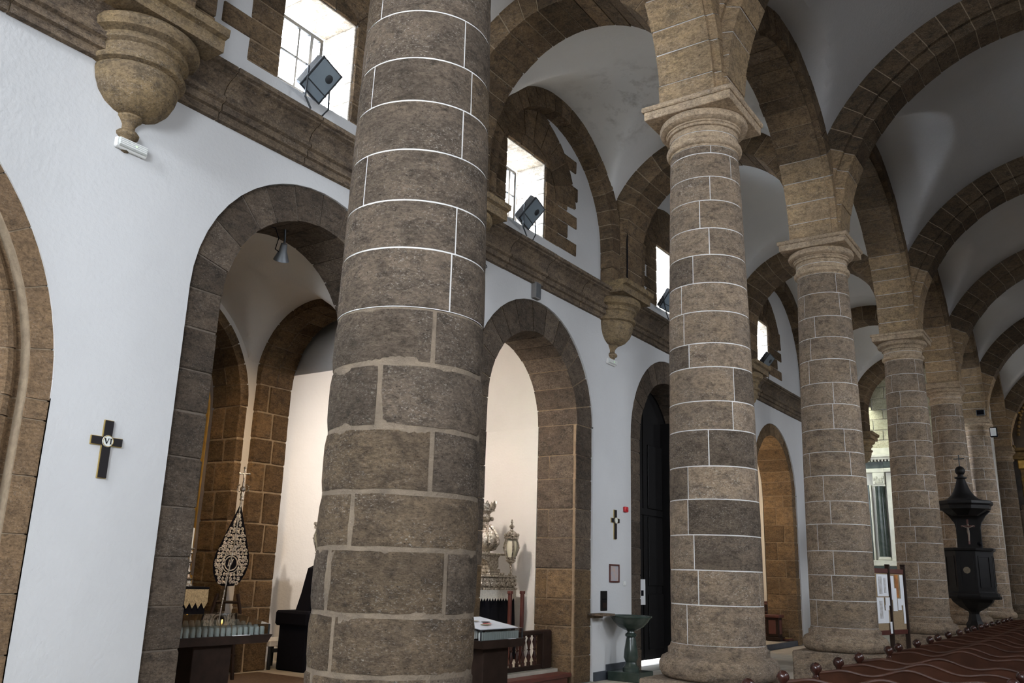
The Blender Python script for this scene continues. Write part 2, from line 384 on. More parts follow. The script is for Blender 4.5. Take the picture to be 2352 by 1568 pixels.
# lunette wall above the cornice, with window openings
WIN = [(5.40, 6.50), (9.73, 10.83), (14.95, 16.05), (20.70, 21.72), (27.6, 28.7)]
WZ0, WZ1 = 6.69, 7.98; XU = -6.95; XO = -7.55
m = MB(); cuts = [-7.0] + [v for wn in WIN for v in wn] + [31.35]
for i, (a, b) in enumerate(zip(cuts, cuts[1:])):
    if i % 2 == 0: m.add([(XU, a, 5.9), (XU, b, 5.9), (XU, b, 11), (XU, a, 11)], [(0, 1, 2, 3)])
    else:
        m.add([(XU, a, 5.9), (XU, b, 5.9), (XU, b, WZ0), (XU, a, WZ0)], [(0, 1, 2, 3)])
        m.add([(XU, a, WZ1), (XU, b, WZ1), (XU, b, 11), (XU, a, 11)], [(0, 1, 2, 3)])
        for z in (WZ0 - .02, WZ1 + .02): m.add([(XU, a, z), (XU, b, z), (XO, b, z), (XO, a, z)], [(0, 1, 2, 3)])
        for y in (a - .02, b + .02): m.add([(XU, y, WZ0 - .02), (XU, y, WZ1 + .02), (XO, y, WZ1 + .02), (XO, y, WZ0 - .02)], [(0, 1, 2, 3)])
m.add([(XW, -7, 5.9), (XW, 31.35, 5.9), (XU - .1, 31.35, 5.9), (XU - .1, -7, 5.9)], [(0, 1, 2, 3)])
m.build('lunette_plaster', PL_WALL, wl)

def chapel_arch(key, label, mat, warm=False):
    c, zc, r, R, d = CH[key]
    t = thing('chapel_arch', label, 'arch', (XW, c, 0), 'entrance arches of the side chapels')
    voussoirs(t, (XW - .03, c, zc), Y_, Z_, -X_, rect(r, R, 0, d), 0, pi, .36, mat, (M_JOINT if key in 'ac' else M_DTAN), gap=.02, nseg=2)
    for s in (-1, 1):
        z = 0.0; k = 0
        while z < zc - .05:
            h = min(R_.uniform(.36, .48), zc - z)
            if zc - z - h < .15: h = zc - z
            x0, x1 = XW - .03 - d, XW - .03
            ya, yb = sorted((c + s * r, c + s * R))
            cut = x0 + d * (.42 if k % 2 else .68)
            for (xa, xb) in (((x0, x0 + .3 * d), (x0 + .3 * d, x1 - .06), (x1 - .03, x1)) if key == 'b' and k % 2 else ((x0, x1 - .06), (x1 - .03, x1)) if key == 'b' else ((x0, cut), (cut, x1))):
                block('jamb_stone', xa + .008, xb - (.008 if xb < x1 else 0), ya, yb, z + .006, z + h - .006, S_ASH if key == 'b' and z < 1.5 else mat, t)
            z += h; k += 1
        ya, yb = sorted((c + s * (r + .014), c + s * (R - .014)))
        MB().box(XW - .03 - d + .014, XW - .044, ya, yb, 0, zc).build('mortar', (M_JOINT if key in 'ac' else M_DTAN), t)
    return t
chapel_arch('a', 'grey-brown stone arch with the gilt frame and banner visible inside', S_WALLARCH)
chapel_arch('b', 'dark stone arch in front of the silver processional float', S_WALLARCH)
chapel_arch('c', 'dark stone arch around the black doorway beside the holy water basin', S_WALLARCH)
chapel_arch('d', 'warm-lit stone arch behind the second column with a wooden pedestal inside', S_ASH)

# pointed portal at the left edge
pt = thing('pointed_portal', 'tan moulded pointed stone portal cut by the left edge', 'portal', (XW, 1.6, 0))
def roll(cr, cw, rad, a0, a1, n=6): return [(cr + rad * math.cos(a0 + (a1 - a0) * i / n), cw - rad * math.sin(a0 + (a1 - a0) * i / n)) for i in range(n + 1)]
psec = [(2.65, .62), (2.65, .02), (2.47, .02), (2.46, .13), (2.42, .15)] + roll(2.31, .15, .10, 0, pi, 6) + [(2.19, .22), (2.17, .28)] + roll(2.06, .30, .09, 0, pi, 6) + [(1.95, .36), (1.93, .62)]
for s in (1, -1):
    C = Vector((XW, P0[0] if s > 0 else 3.2 - P0[0], P0[1]))
    voussoirs(pt, C, Y_ * s, Z_, -X_, psec, 0, math.acos(.7 / 2.3), .42, S_PORT, M_TAN, gap=.012, inset=.01, nseg=3, jr=.002)
    z = 0
    while z < 2.79:
        h = min(.44, 2.8 - z)
        mm = MB(); mm.prism([(XW - q[1], C.y + s * q[0]) for q in psec], 2, z + .006, z + h - .006); mm.build('jamb_stone', S_PORT, pt); z += h
    MB().prism([(XW - q[1] - .012 * (q[1] < .6), C.y + s * (q[0] + (-.012 if q[0] > 2.3 else .012))) for q in psec], 2, 0, 2.8).build('mortar', M_TAN, pt)
MB().box(XW - 1.0, XW - .85, -1.75, 4.3, 0, 9).add([], []).build('infill_backing', M_TAN, pt)
for k in range(13):
    for j in range(4):
        block('infill_stone', XW - .8, XW - .60 + jit(.01), -.35 + j * 1.0 + (.5 if k % 2 else 0) - .5, .64 + j * 1.0 + (.5 if k % 2 else 0) - .5, k * .42 + .006, k * .42 + .414, S_GREY, pt)

MB().box(XW - 1.0, XW - .02, -1.85, -1.75, 0, 9).build('infill_backing', M_TAN, pt)
MB().box(-7.9, -7.8, 24.6, 31.3, 0, 6.45).build('pier_back', M_ROOF, wl); MB().box(-4.6, -4.5, 36.2, 46.3, 0, 12.2).build('choir_side', S_PORT, wl)
for q in ((-11.0, -6.97, -7.0, 13.1), (-7.66, -6.97, 13.1, 17.3), (-11.0, -6.97, 17.3, 31.3)): MB().box(*q, 6.42, 6.48).build('chapel_roof', M_ROOF, wl)
MB().box(-7.70, -7.62, 12.9, 13.75, 0, 6.45).build('pier_back', M_ROOF, wl); MB().box(-8.0, -7.62, 17.1, 19.3, 0, 6.45).build('pier_back', M_ROOF, wl)
# ------------------------------------------------------------------ cornice, corbels
CPROF = [(-.02, 5.83), (.06, 5.83), (.06, 5.905), (.10, 5.915), (.10, 5.985), (.145, 6.0), (.155, 6.025), (.145, 6.05), (.11, 6.06), (.115, 6.11), (.145, 6.175), (.205, 6.225), (.26, 6.245), (.26, 6.265), (.30, 6.275), (.30, 6.325), (-.02, 6.335)]
corn = tagk(bpy.data.objects.new('trim_1', None), kind='structure'); COL.objects.link(corn)
y = -6.9
while y < 30.4:
    L = R_.uniform(.85, 1.15); dx, dz = jit(.006), jit(.006)
    m = MB(); m.prism([(XW + p + dx * (p > 0), z + dz) for p, z in CPROF], 1, y + .008, y + L - .008)
    m.build('cornice_stone', S_CORN, corn); y += L
MB().prism([(XW + max(-.02, p - .018), z - .012 if z > 6.32 else z + .006) for p, z in CPROF], 1, -6.9, y).build('mortar', M_TAN, corn)

BPROF = [(.0, 5.10), (.035, 5.11), (.045, 5.18), (.065, 5.225), (.10, 5.25), (.105, 5.275), (.085, 5.30), (.06, 5.315), (.06, 5.36), (.085, 5.40), (.11, 5.425), (.11, 5.445), (.16, 5.455), (.25, 5.50), (.325, 5.58), (.365, 5.67), (.385, 5.76), (.385, 5.80), (.375, 5.815), (.425, 5.83), (.435, 5.855), (.425, 5.88), (.385, 5.89), (.385, 5.94), (.40, 5.985), (.44, 6.01), (.44, 6.035), (.415, 6.04), (.43, 6.07), (.50, 6.10), (.525, 6.15), (.515, 6.20), (.47, 6.225), (.47, 6.235), (0, 6.235)]
def corbel(y, label):
    t = thing('wall_corbel', label, 'corbel', (XW, y, 5.1), 'stone corbels under the aisle arches')
    S = Matrix.Diagonal((.98, 1, 1))
    m = MB(); m.lathe(BPROF, (XW, y, 0), 32, -pi / 2, pi / 2, axis=S); m.build('bowl', S_CORB, t)
    m = MB(); m.prism([(XW - .1, 6.235), (XW + .50, 6.235), (XW + .50, 6.36), (XW + .56, 6.375), (XW + .57, 6.45), (XW - .1, 6.45)], 1, y - .53, y + .53)
    m.build('abacus', S_CORB, t)
    return t
cl = ['large carved stone corbel at upper left above the black cross', 'carved stone corbel hidden behind the nearest column', 'small-looking carved stone corbel between the second and third windows', 'far carved stone corbel behind the third column', 'carved stone corbel deep in the aisle opposite the dark fifth column', 'farthest carved stone corbel, dark against the bright ashlar end wall']
for y, l in zip((3.83, 8.54, 13.05, 19.5, 25.0, 30.85), cl): corbel(y, l)

# ------------------------------------------------------------------ windows with stone surrounds
def window(i, y0, y1):
    wn = tagk(bpy.data.objects.new('window_%d' % (i + 1), None), kind='structure'); COL.objects.link(wn)
    yc = (y0 + y1) / 2; hw = (y1 - y0) / 2
    def bar(a, b, c, d, t=.02): MB().box(XO - t, XO + t, a, b, c, d).build('frame_bar', M_FRAMEW, wn)
    bar(y0, y0 + .05, WZ0, WZ1); bar(y1 - .05, y1, WZ0, WZ1); bar(y0 + .05, y1 - .05, WZ0, WZ0 + .05); bar(y0 + .05, y1 - .05, WZ1 - .05, WZ1)
    g = [(y0 + .05 + (y1 - y0 - .1) * k / 3) for k in range(4)]; h = [WZ0 + .05 + (WZ1 - WZ0 - .1) * k / 3 for k in range(4)]
    for k in (1, 2): bar(g[k] - .014, g[k] + .014, WZ0 + .05, WZ1 - .05, .012); bar(y0 + .05, y1 - .05, h[k] - .012, h[k] + .012, .010)
    MB().box(XO - .03, XO + .03, y1 - .22, y1 - .17, WZ0 + .05, WZ1 - .05).build('casement_edge', M_FRAMEW, wn)
    for a in range(3):
        for b in range(3): MB().box(XO - .004, XO + .004, g[a] + .01, g[a + 1] - .01, h[b] + .01, h[b + 1] - .01).build('pane', M_WGLASS, wn)
    # surround stones
    for s in (-1, 1):
        z = WZ0; k = 0
        while z < WZ1 + .25:
            hh = R_.uniform(.22, .28); wid = (.42, .74)[k % 2] + jit(.03) if s < 0 else (.98, .70)[k % 2] + jit(.04)
            ya, yb = sorted((yc + s * hw, yc + s * (hw + wid)))
            block('quoin_stone', XO + .03, XU + .02, ya, yb, z + .006, z + hh - .006, S_ARCH, wn, .004); z += hh; k += 1
        ya, yb = sorted((yc + s * (hw + .012), yc + s * (hw + .40)))
        MB().box(XO + .03, XU + .008, ya, yb, WZ0, z).build('mortar', M_DTAN, wn)
    for s in (-1, 1):  # thin added linings, coloured bright as if in full sun
        ye = yc + s * hw
        for k in range(5):
            ya, yb = sorted((ye, ye - s * .02)); block('sunlit_lining', XO + .06, XU - .012, ya, yb, WZ0 + k * .258 + .004, WZ0 + k * .258 + .254, S_SUNLIT, wn, .002, .004)
    for k in range(3): block('sunlit_lining', XO + .06, XU - .012, y0 + .02 + k * (hw * 2 - .04) / 3, y0 + .016 + (k + 1) * (hw * 2 - .04) / 3, WZ1 - .02, WZ1, S_SUNLIT, wn, .002, .004)
    for k in range(3):
        block('lintel_stone', XO + .03, XU + .018, yc - hw + k * hw * 2 / 3 + .005, yc - hw + (k + 1) * hw * 2 / 3 - .005, WZ1, WZ1 + .34, S_ARCH, wn, .004)
    block('sill_stone', XO + .03, XU - .004, y0 + .005, yc - .005, WZ0 - .1, WZ0 - .003, S_ARCH, wn, .004)
    block('sill_stone', XO + .03, XU - .004, yc + .005, y1 - .005, WZ0 - .1, WZ0 - .003, S_ARCH, wn, .004)
    voussoirs(wn, (XU, yc, 7.35), Y_, Z_, X_, rect(.86, 1.5, -.2, .028), .12, pi - .12, .3, S_ARCH, M_DTAN, gap=.016, name='relieving_stone')
for i, (a, b) in enumerate(WIN): window(i, a, b)

# ------------------------------------------------------------------ columns
def shaft_r(z): t = max(0, min(1, (z - .95) / 5.15)); return .452 - .008 * t - .068 * t * t
def drum_stone(z0, z1, a0, a1, nseg, rows, rough, pillow, off):
    m = MB(); vs = []; fs = []; T = .07
    for j in range(rows + 1):
        v = j / rows; z = z0 + (z1 - z0) * v
        for i in range(nseg + 1):
            u = i / nseg; a = a0 + (a1 - a0) * u
            edge = min(u * nseg / 1.2, (1 - u) * nseg / 1.2, v * rows / 1.0 + .001, (1 - v) * rows / 1.0 + .001, 1)
            p = Vector((math.cos(a), math.sin(a), 0))
            n = noise.fractal(Vector((p.x * 3, p.y * 3, z * 3 + off)), 1.0, 2.0, 4)
            r = shaft_r(z) + rough * n - pillow * (1 - edge)
            vs.append((p.x * r, p.y * r, z + (.006 * noise.noise(Vector((a * 4, z * 9, off))) if rough > .003 and j in (0, rows) else 0)))
    W = nseg + 1
    for j in range(rows):
        for i in range(nseg): fs.append((j * W + i, j * W + i + 1, (j + 1) * W + i + 1, (j + 1) * W + i))
    m.add(vs, fs, True)
    # sides back into the core
    rim = [i for i in range(W)] + [j * W + nseg for j in range(1, rows + 1)] + [rows * W + i for i in range(nseg - 1, -1, -1)] + [j * W for j in range(rows - 1, 0, -1)]
    o = [vs[k] for k in rim]; q = []
    for x, y, z in o:
        r = math.hypot(x, y); f = (r - T) / r; q.append((x * f, y * f, z))
    n = len(o); m.add(o + q, [((i + 1) % n, i, n + i, n + (i + 1) % n) for i in range(n)])
    return m
def column(base, cuts, label, nseg, rows, near, mats, thick_below=0, plan=None):
    t = thing('column', label, 'column', (0, 0, 0), 'tan stone columns along the nave', 'thing')
    rng = random.Random(int(base[1] * 10))
    MB().bevbox(-.58, .58, -.58, .58, 0, .655, .02).build('plinth', S_COL, t)
    m = MB(); m.lathe([(.40, .655), (.50, .655), (.545, .68), (.572, .73), (.572, .79), (.545, .845), (.50, .868), (.485, .872), (.485, .93), (.465, .945), (.455, .975), (.3, .975)], (0, 0, 0), 48); m.build('torus', S_COL, t)
    for k in range(len(cuts) - 1):
        z0, z1 = cuts[k], cuts[k + 1]; rough_zone = z1 <= thick_below + .01
        gap = .022 if rough_zone else .009 if near else .0085
        n = rng.choice((3, 3, 4)); a = (plan[k % len(plan)] if plan else rng.uniform(0, 2 * pi))
        parts_ = [1 + rng.uniform(-.25, .25) for _ in range(n)]; s = sum(parts_)
        for f in parts_:
            b = a + 2 * pi * f / s; ga = gap / .42 / 1.0
            drum_stone(z0 + gap * .6, z1 - gap * .6, a + ga * .6, b - ga * .6, nseg, rows, .005 if rough_zone else (.0022 if near else .0008), .007 if rough_zone else .002, rng.uniform(0, 50)).build('shaft_stone', mats(z0, rng), t, raw=True)
            a = b
    zz = [cuts[0] + (cuts[-1] - cuts[0]) * i / 24 for i in range(25)]
    if thick_below:
        m = MB(); m.lathe([(shaft_r(z) - .0085, z) for z in [cuts[0] + (thick_below - cuts[0]) * i / 30 for i in range(31)]], (0, 0, 0), 64)
        m.v = [(x * (1 + .008 * noise.noise(Vector((x * 9, y * 9, z * 9)))), y * (1 + .008 * noise.noise(Vector((x * 9, y * 9, z * 9)))), z) for x, y, z in m.v]
        m.build('mortar', M_COLM, t)
        zz = [thick_below + (cuts[-1] - thick_below) * i / 24 for i in range(25)]
    m = MB(); m.lathe([(shaft_r(z) - .0048, z) for z in zz], (0, 0, 0), 64); m.build('mortar', M_WHT, t)
    z = cuts[-1]
    m = MB(); m.lathe([(.30, z), (.378, z), (.378, 6.155), (.398, 6.16), (.412, 6.175), (.416, 6.20), (.410, 6.225), (.392, 6.24), (.380, 6.245), (.380, 6.30)], (0, 0, 0), 48); m.build('astragal', S_CAP, t)
    m = MB(); m.lathe([(.376, 6.30), (.376, 6.309)], (0, 0, 0), 48); m.build('mortar', M_WHT, t)
    m = MB(); m.lathe([(.380, 6.309), (.380, 6.37), (.405, 6.375), (.405, 6.405), (.418, 6.41), (.418, 6.43)], (0, 0, 0), 48); m.build('necking', S_CAP, t)
    m = MB(); m.lathe([(.418, 6.43), (.445, 6.433), (.478, 6.455), (.49, 6.49), (.478, 6.525), (.455, 6.54), (.3, 6.54)], (0, 0, 0), 48); m.build('echinus', S_CAP, t)
    m = MB(); m.bevbox(-.50, .50, -.50, .50, 6.535, 6.635, .008); m.bevbox(-.525, .525, -.525, .525, 6.63, 6.69, .012); m.build('abacus', S_CAP, t)
    t.location = (base[0], base[1], 0)
    return t
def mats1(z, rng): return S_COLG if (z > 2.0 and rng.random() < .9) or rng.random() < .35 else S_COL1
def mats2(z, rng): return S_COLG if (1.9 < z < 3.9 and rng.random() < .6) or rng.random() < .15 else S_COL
def grow(z, hs, top=6.13):
    out = [z]
    i = 0
    while out[-1] < top - .2: out.append(out[-1] + hs[i % len(hs)]); i += 1
    if len(out) > 2 and top - out[-2] < .2: out.pop()
    out[-1] = top; return out
C1 = [.975, 1.07, 1.36, 1.69, 1.98, 2.32, 2.67, 2.99, 3.34, 3.63, 3.95, 4.27, 4.56, 4.89, 5.2, 5.52, 5.83, 6.13]
C2 = [.975, 1.34, 1.66, 1.99, 2.33, 2.65, 3.01, 3.30, 3.65, 3.90, 4.24, 4.55, 4.86, 5.16, 5.48, 5.76, 6.04, 6.13]
labs = ['nearest massive column of rough brown-grey stone, capital cut off by the top edge', 'second column from the front, tan shaft in front of the dark doorway', 'third column, standing left of the notice board and behind the pew ends',
        'fourth column, between the notice board and the black pulpit', 'dark shaded fifth column behind the black pulpit', 'pale lit sixth column just right of the black pulpit', 'seventh column beside the gilded altarpiece']
# seams of the near column as seen from the nave (angles of one stone edge per course)
av = math.atan2(-3.78, 3.36)
plan1 = [av + d for d in (.45, -.75, .62, -.60, .35, -.35, .30, .50, .55, -.85, .60, -.88, .58, -.85, .62, -.8, .6)]
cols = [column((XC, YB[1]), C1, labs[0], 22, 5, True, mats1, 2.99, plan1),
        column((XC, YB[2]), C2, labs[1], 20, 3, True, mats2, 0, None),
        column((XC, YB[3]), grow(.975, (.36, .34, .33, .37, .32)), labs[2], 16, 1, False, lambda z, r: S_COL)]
for i in range(4, 8):
    c = copy_tree(cols[2]); c.location = (XC, YB[i], 0); c.rotation_euler = (0, 0, pi / 2 * i); c['label'] = labs[i - 1]; cols.append(c)
    if i >= 5:
        for ch in c.children:
            if ch.name.startswith('abacus'): ch.scale = (.84, .84, 1)

# ------------------------------------------------------------------ arches
nth = ['first', 'second', 'third', 'fourth', 'fifth', 'sixth', 'seventh']
for i, y in enumerate(YB[1:7]):
    who = ['nearest column', 'second column', 'third column', 'fourth column', 'dark fifth column', 'pale sixth column'][i]
    t = thing('aisle_arch', 'dark stone cross arch of the side aisle springing from the ' + who, 'arch', (AX, y, ABZ), 'cross arches of the side aisle')
    voussoirs(t, (AX, y, AZ), X_, Z_, Y_, rect(AR, AR + .44, -.355, .355), 0, pi, .30, S_ARCH, M_TAN, gap=.018)
    for k in range(2):
        block('springer_stone', AX + AR, AX + AR + .44, y - .355, y + .355, ABZ + k * .255 + .005, ABZ + k * .255 + .25, S_PIER, t, .004)
        block('springer_stone', AX - AR - .40, AX - AR, y - .355, y + .355, 6.45 + k * .375 + .005, 6.45 + k * .375 + .37, S_ARCH, t, .004)
    MB().box(AX + AR + .012, AX + AR + .43, y - .343, y + .343, ABZ, AZ).build('mortar', M_WHT, t)
    MB().box(AX - AR - .4, AX - AR - .012, y - .343, y + .343, 6.45, AZ).build('mortar', M_TAN, t)
for i in range(0, 7):
    y0, y1 = YB[i], YB[i + 1]; L = y1 - y0; yc = (y0 + y1) / 2; r = L / 2 - .37
    lab = ['arcade arch behind the camera landing on the nearest column'] + ['arcade arch between the %s and %s columns' % (nth[k], nth[k + 1]) for k in range(6)]
    t = thing('arcade_arch', 'tan stone ' + lab[i], 'arch', (XC, yc, ABZ), 'arches of the nave arcade')
    sec = [(r, -.36), (r, .28), (r + .05, .28), (r + .07, .36), (r + .42, .36), (r + .42, -.36)]
    n0 = .62
    for a0, a1, mt, mo in ((0, n0, S_PIER, M_WHT), (n0, pi - n0, S_ARCH, M_TAN), (pi - n0, pi, S_PIER, M_WHT)):
        voussoirs(t, (XC, yc, ABZ), Y_, Z_, X_, sec, a0, a1, .30, mt, mo, gap=.014)
for i, y in enumerate(YB[1:]):
    t = thing('nave_arch', 'dark stone transverse arch of the nave rising from the %s column' % nth[i], 'arch', (0, y, ABZ), 'transverse arches of the nave')
    r = 2.97; sec = [(r, -.27), (r + .17, -.27), (r + .17, -.34), (r + .58, -.34), (r + .58, .34), (r + .17, .34), (r + .17, .27), (r, .27)]
    voussoirs(t, (0, y, ABZ), -X_, Z_, Y_, sec, 0, .45, .30, S_PIER, M_WHT, gap=.014)
    voussoirs(t, (0, y, ABZ), -X_, Z_, Y_, sec, .45, pi, .33, S_NAVE, M_TAN, gap=.016)
    if i < 6:
        MB().box(XC - .33, XC + .30, y - .32, y + .32, ABZ, ABZ + 1.9).build('core', M_TAN, t)
for i in range(1, 5):
    y0, y1 = YB[i], YB[i + 1]; L = y1 - y0; yc = (y0 + y1) / 2; r = L / 2 - .63
    t = thing('wall_arch', 'dark stone wall arch around the %s aisle window' % nth[i - 1], 'arch', (XU, yc, 6.45), 'wall arches of the side aisle')
    voussoirs(t, (XU, yc, 7.05), Y_, Z_, X_, rect(r, r + .36, -.02, .25), 0, pi, .27, S_ARCH, M_TAN, gap=.016)
    for s in (-1, 1):
        for k in range(2):
            ya, yb = sorted((yc + s * r, yc + s * (r + .36))); block('springer_stone', XU, XU + .25, ya, yb, 6.45 + .3 * k + .005, 6.45 + .3 * k + .295, S_ARCH, t, .004)

# ------------------------------------------------------------------ vaults
def vault(name, x0, x1, y0, y1, fa, fb, mat, n=56):
    m = MB(); vs = []
    for i in range(n + 1):
        for j in range(n + 1):
            x = x0 + (x1 - x0) * i / n; y = y0 + (y1 - y0) * j / n
            vs.append((x, y, max(fa(x), fb(y))))
    m.add(vs, [(i * (n + 1) + j, i * (n + 1) + j + 1, (i + 1) * (n + 1) + j + 1, (i + 1) * (n + 1) + j) for i in range(n) for j in range(n)], True)
    o = m.build(name, mat, None); o['kind'] = 'structure'; return o
def arc(c, z, R): return lambda t: z + math.sqrt(max(0.0, R * R - (t - c) ** 2))
YV = [-7.0] + YB
for i in range(len(YV) - 1):
    y0, y1 = YV[i], YV[i + 1]; yc = (y0 + y1) / 2; L = y1 - y0
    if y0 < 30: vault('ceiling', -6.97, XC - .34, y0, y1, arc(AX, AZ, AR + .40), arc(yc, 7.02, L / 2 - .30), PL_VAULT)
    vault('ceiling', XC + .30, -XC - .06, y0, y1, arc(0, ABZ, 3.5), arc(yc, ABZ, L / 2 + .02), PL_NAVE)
vault('ceiling', -4.5, 4.5, 37.8, 46.25, arc(0, ABZ + .3, 4.6), arc(42.0, ABZ, 3.6), PL_WALL, 24)
roof = MB().box(-7.6, 7.2, -7.2, 47, 12.2, 12.3).build('ceiling', M_ROOF); roof['kind'] = 'structure'
MB().box(-7.60, -7.55, -7.2, 47, 8.3, 12.2).add([], []).build('outer_wall_top', M_ROOF, wl)
wr = MB().box(3.32, 3.42, -7, 47, 0, 12.2).build('wall_right', PL_NAVE); wr['kind'] = 'structure'
wb = MB().box(-7.0, 3.4, -7.1, -7.0, 0, 12.2).build('wall_rear', PL_NAVE); wb['kind'] = 'structure'
we = MB().box(-7.0, 3.4, 46.2, 46.3, 0, 12.2).build('wall_far', S_PORT); we['kind'] = 'structure'

# ------------------------------------------------------------------ chapels behind the wall
def hole_wall(name, mat, parent, axis, k, u0, u1, c, zc, R, z0, z1):
    """plane at x=k (axis 0, u=y) or y=k (axis 1, u=x) with a round-headed opening"""
    us = sorted(set([u0, u1] + [max(u0, min(u1, c - R * math.cos(pi * i / 24))) for i in range(25)])); m = MB()
    P = (lambda u, z: (k, u, z)) if axis == 0 else (lambda u, z: (u, k, z))
    for a, b in zip(us, us[1:]):
        f = lambda u: zc + math.sqrt(max(0, R * R - (u - c) ** 2)) if abs(u - c) < R else z0
        za, zb = f(a + 1e-5), f(b - 1e-5)
        if za < z1 or zb < z1: m.add([P(a, za), P(b, zb), P(b, z1), P(a, z1)], [(0, 1, 2, 3)])
    return m.build(name, mat, parent)
FA = .20
# chapel A (candle stand, banner, gilt frame)
hole_wall('chapel_back', PL_CH, wl, 0, -9.85, 4.3, 7.95, 6.2, 3.7, 1.54, 0, 6)
hole_wall('chapel_side', PL_CH, wl, 1, 7.9, -9.9, -7.6, -8.78, 4.05, 1.04, 0, 6)
MB().box(-9.9, -7.6, 4.2, 4.3, 0, 6).build('chapel_side', PL_CH, wl)
for (x, y0, y1) in ((-7.66, 4.2, 5.03), (-7.66, 7.36, 7.9)): MB().box(x, x + .02, y0, y1, 0, 6).build('chapel_front', PL_CH, wl)
hole_wall('chapel_front', PL_CH, wl, 0, -7.65, 4.2, 7.95, 6.2, 4.1, 1.16, 0, 6)
vault('ceiling', -9.9, -7.6, 4.28, 7.93, arc(-8.78, 4.02, 1.12), arc(6.2, 3.68, 1.66), PL_CH, 48)
MB().box(-10.9, -7.25, 4.2, 8.5, 0, FA).build('chapel_floor', M_FLOOR, fl)
MB().box(-10.9, -7.25, 8.5, 13.0, 0, FA).build('chapel_floor', M_FLOOR, fl)
MB().box(-10.5, -10.45, 4.3, 8.0, 0, 6).build('niche_back', M_PAINT, wl)
def tunnel(t, axis, k0, k1, c, zc, r, R, z0, mat, course=.38):
    """stone-lined round arch through a wall; axis 1 runs along y (u=x), axis 0 along x (u=y)"""
    U, W = (X_, Y_) if axis == 1 else (Y_, X_)
    C = U * c + Z_ * zc
    mid = (k0 + k1) / 2
    for i, (a, b) in enumerate(((k0, mid - .004), (mid + .004, k1))):
        voussoirs(t, C, U, Z_, W, rect(r, R, a, b), 0, pi, .30, mat, M_DTAN, gap=.018, jr=.006)
    for s in (-1, 1):
        z = z0; k = 0
        while z < zc - .02:
            h = min(R_.uniform(course - .05, course + .06), zc - z)
            if zc - z - h < .14: h = zc - z
            cut = k0 + (k1 - k0) * ((.36, .62, .5)[k % 3] + jit(.06))
            ua, ub = sorted((c + s * r, c + s * R))
            for a, b in ((k0, cut - .012), (cut + .012, k1)):
                if axis == 1: block('ashlar_stone', ua, ub, a, b, z + .010, z + h - .010, mat, t, .005)
                else: block('ashlar_stone', a, b, ua, ub, z + .010, z + h - .010, mat, t, .005)
            z += h; k += 1
        ua, ub = sorted((c + s * (r + .012), c + s * (R - .01)))
        if axis == 1: MB().box(ua, ub, k0 + .01, k1 - .01, z0, zc).build('mortar', M_TAN, t)
        else: MB().box(k0 + .01, k1 - .01, ua, ub, z0, zc).build('mortar', M_TAN, t)
t = thing('side_arch', 'warm-lit ashlar arch between the two chapels beside the black banner', 'arch', (-8.78, 8.17, 0))
tunnel(t, 1, 7.88, 8.46, -8.78, 4.05, .98, 1.10, FA, S_ASH)
t = thing('altar_niche', 'dark stone arched niche holding the gilt altar frame', 'niche', (-10.1, 6.2, 0))
tunnel(t, 0, -10.42, -9.83, 6.2, 3.7, 1.43, 1.56, FA, S_ASH, .36)
# chapel B (processional float)
MB().box(-10.65, -10.6, 8.4, 13.05, 0, 7).build('chapel_back', PL_CH, wl)
hole_wall('chapel_side', PL_CH, wl, 1, 8.45, -10.6, -7.6, -8.78, 4.05, 1.04, 0, 7)
MB().box(-10.6, -7.6, 13.0, 13.05, 0, 7).build('chapel_side', PL_CH, wl)
hole_wall('chapel_front', PL_CH, wl, 0, -7.70, 8.4, 13.05, 10.72, 3.9, 1.23, 0, 7)
vault('ceiling', -10.65, -7.6, 8.45, 13.03, lambda x: 0, arc(10.72, 3.9, 2.30), PL_CH, 40)
tr = tagk(bpy.data.objects.new('trim_2', None), kind='structure'); COL.objects.link(tr)
m = MB(); m.tube([(-10.58, 10.72 - 2.0 * math.cos(a), 4.0 + 2.0 * math.sin(a)) for a in [pi * k / 30 for k in range(31)]], .035, 8); m.build('arch_moulding', PL_CH, tr)
# doorway C
dr = tagk(bpy.data.objects.new('door_1', None), kind='structure'); COL.objects.link(dr)
for s in (-1, 1):
    ya, yb = sorted((15.47 + s * .02, 15.47 + s * 1.30))
    MB().box(-7.60, -7.53, ya, yb, .075, 5.3).build('door_leaf', M_BLACKW, dr)
    for z0, z1 in ((.25, 1.25), (1.4, 2.7), (2.85, 4.1)):
        lf = MB(); lf.bevbox(-7.53, -7.505, ya + .18, yb - .18, z0, z1, .01); lf.build('door_panel', M_BLACKW, dr)
MB().box(-7.62, -7.50, 13.9, 17.0, 2.72, 2.84).build('transom', M_BLACKW, dr)
MB().box(-7.56, -7.0, 16.3, 16.42, 0, 4.6).build('porch_side', M_BLACKW, dr)
MB().box(-7.62, -7.6, 13.6, 17.4, .075, 6).build('door_backing', M_BLACKW, dr)
MB().box(-9.4, -7.4, 13.2, 17.6, -.06, -.004).build('outside_step', M_GREYP, dr)
# chapel D
MB().box(-11.0, -10.95, 19.2, 24.6, 0, 7).build('chapel_back', PL_CH, wl)
MB().box(-11.0, -7.7, 24.5, 24.6, 0, 7).build('chapel_side', PL_CH, wl)
MB().box(-11.0, -7.7, 19.1, 19.2, 0, 7).build('chapel_side', PL_CH, wl)
hole_wall('chapel_front', PL_CH, wl, 0, -7.75, 19.1, 24.6, 21.75, 3.72, 1.40, 0, 7)
MB().box(-11.0, -7.7, 19.1, 24.6, 6.4, 6.5).build('chapel_ceiling', PL_CH, wl)
MB().box(-11, -7.05, 19.1, 24.6, 0, .10).build('chapel_floor', M_FLOOR, fl)
MB().box(-7.08, -7.0, 20.1, 23.43, 0, .115).build('step_edge', M_SLATE, fl)

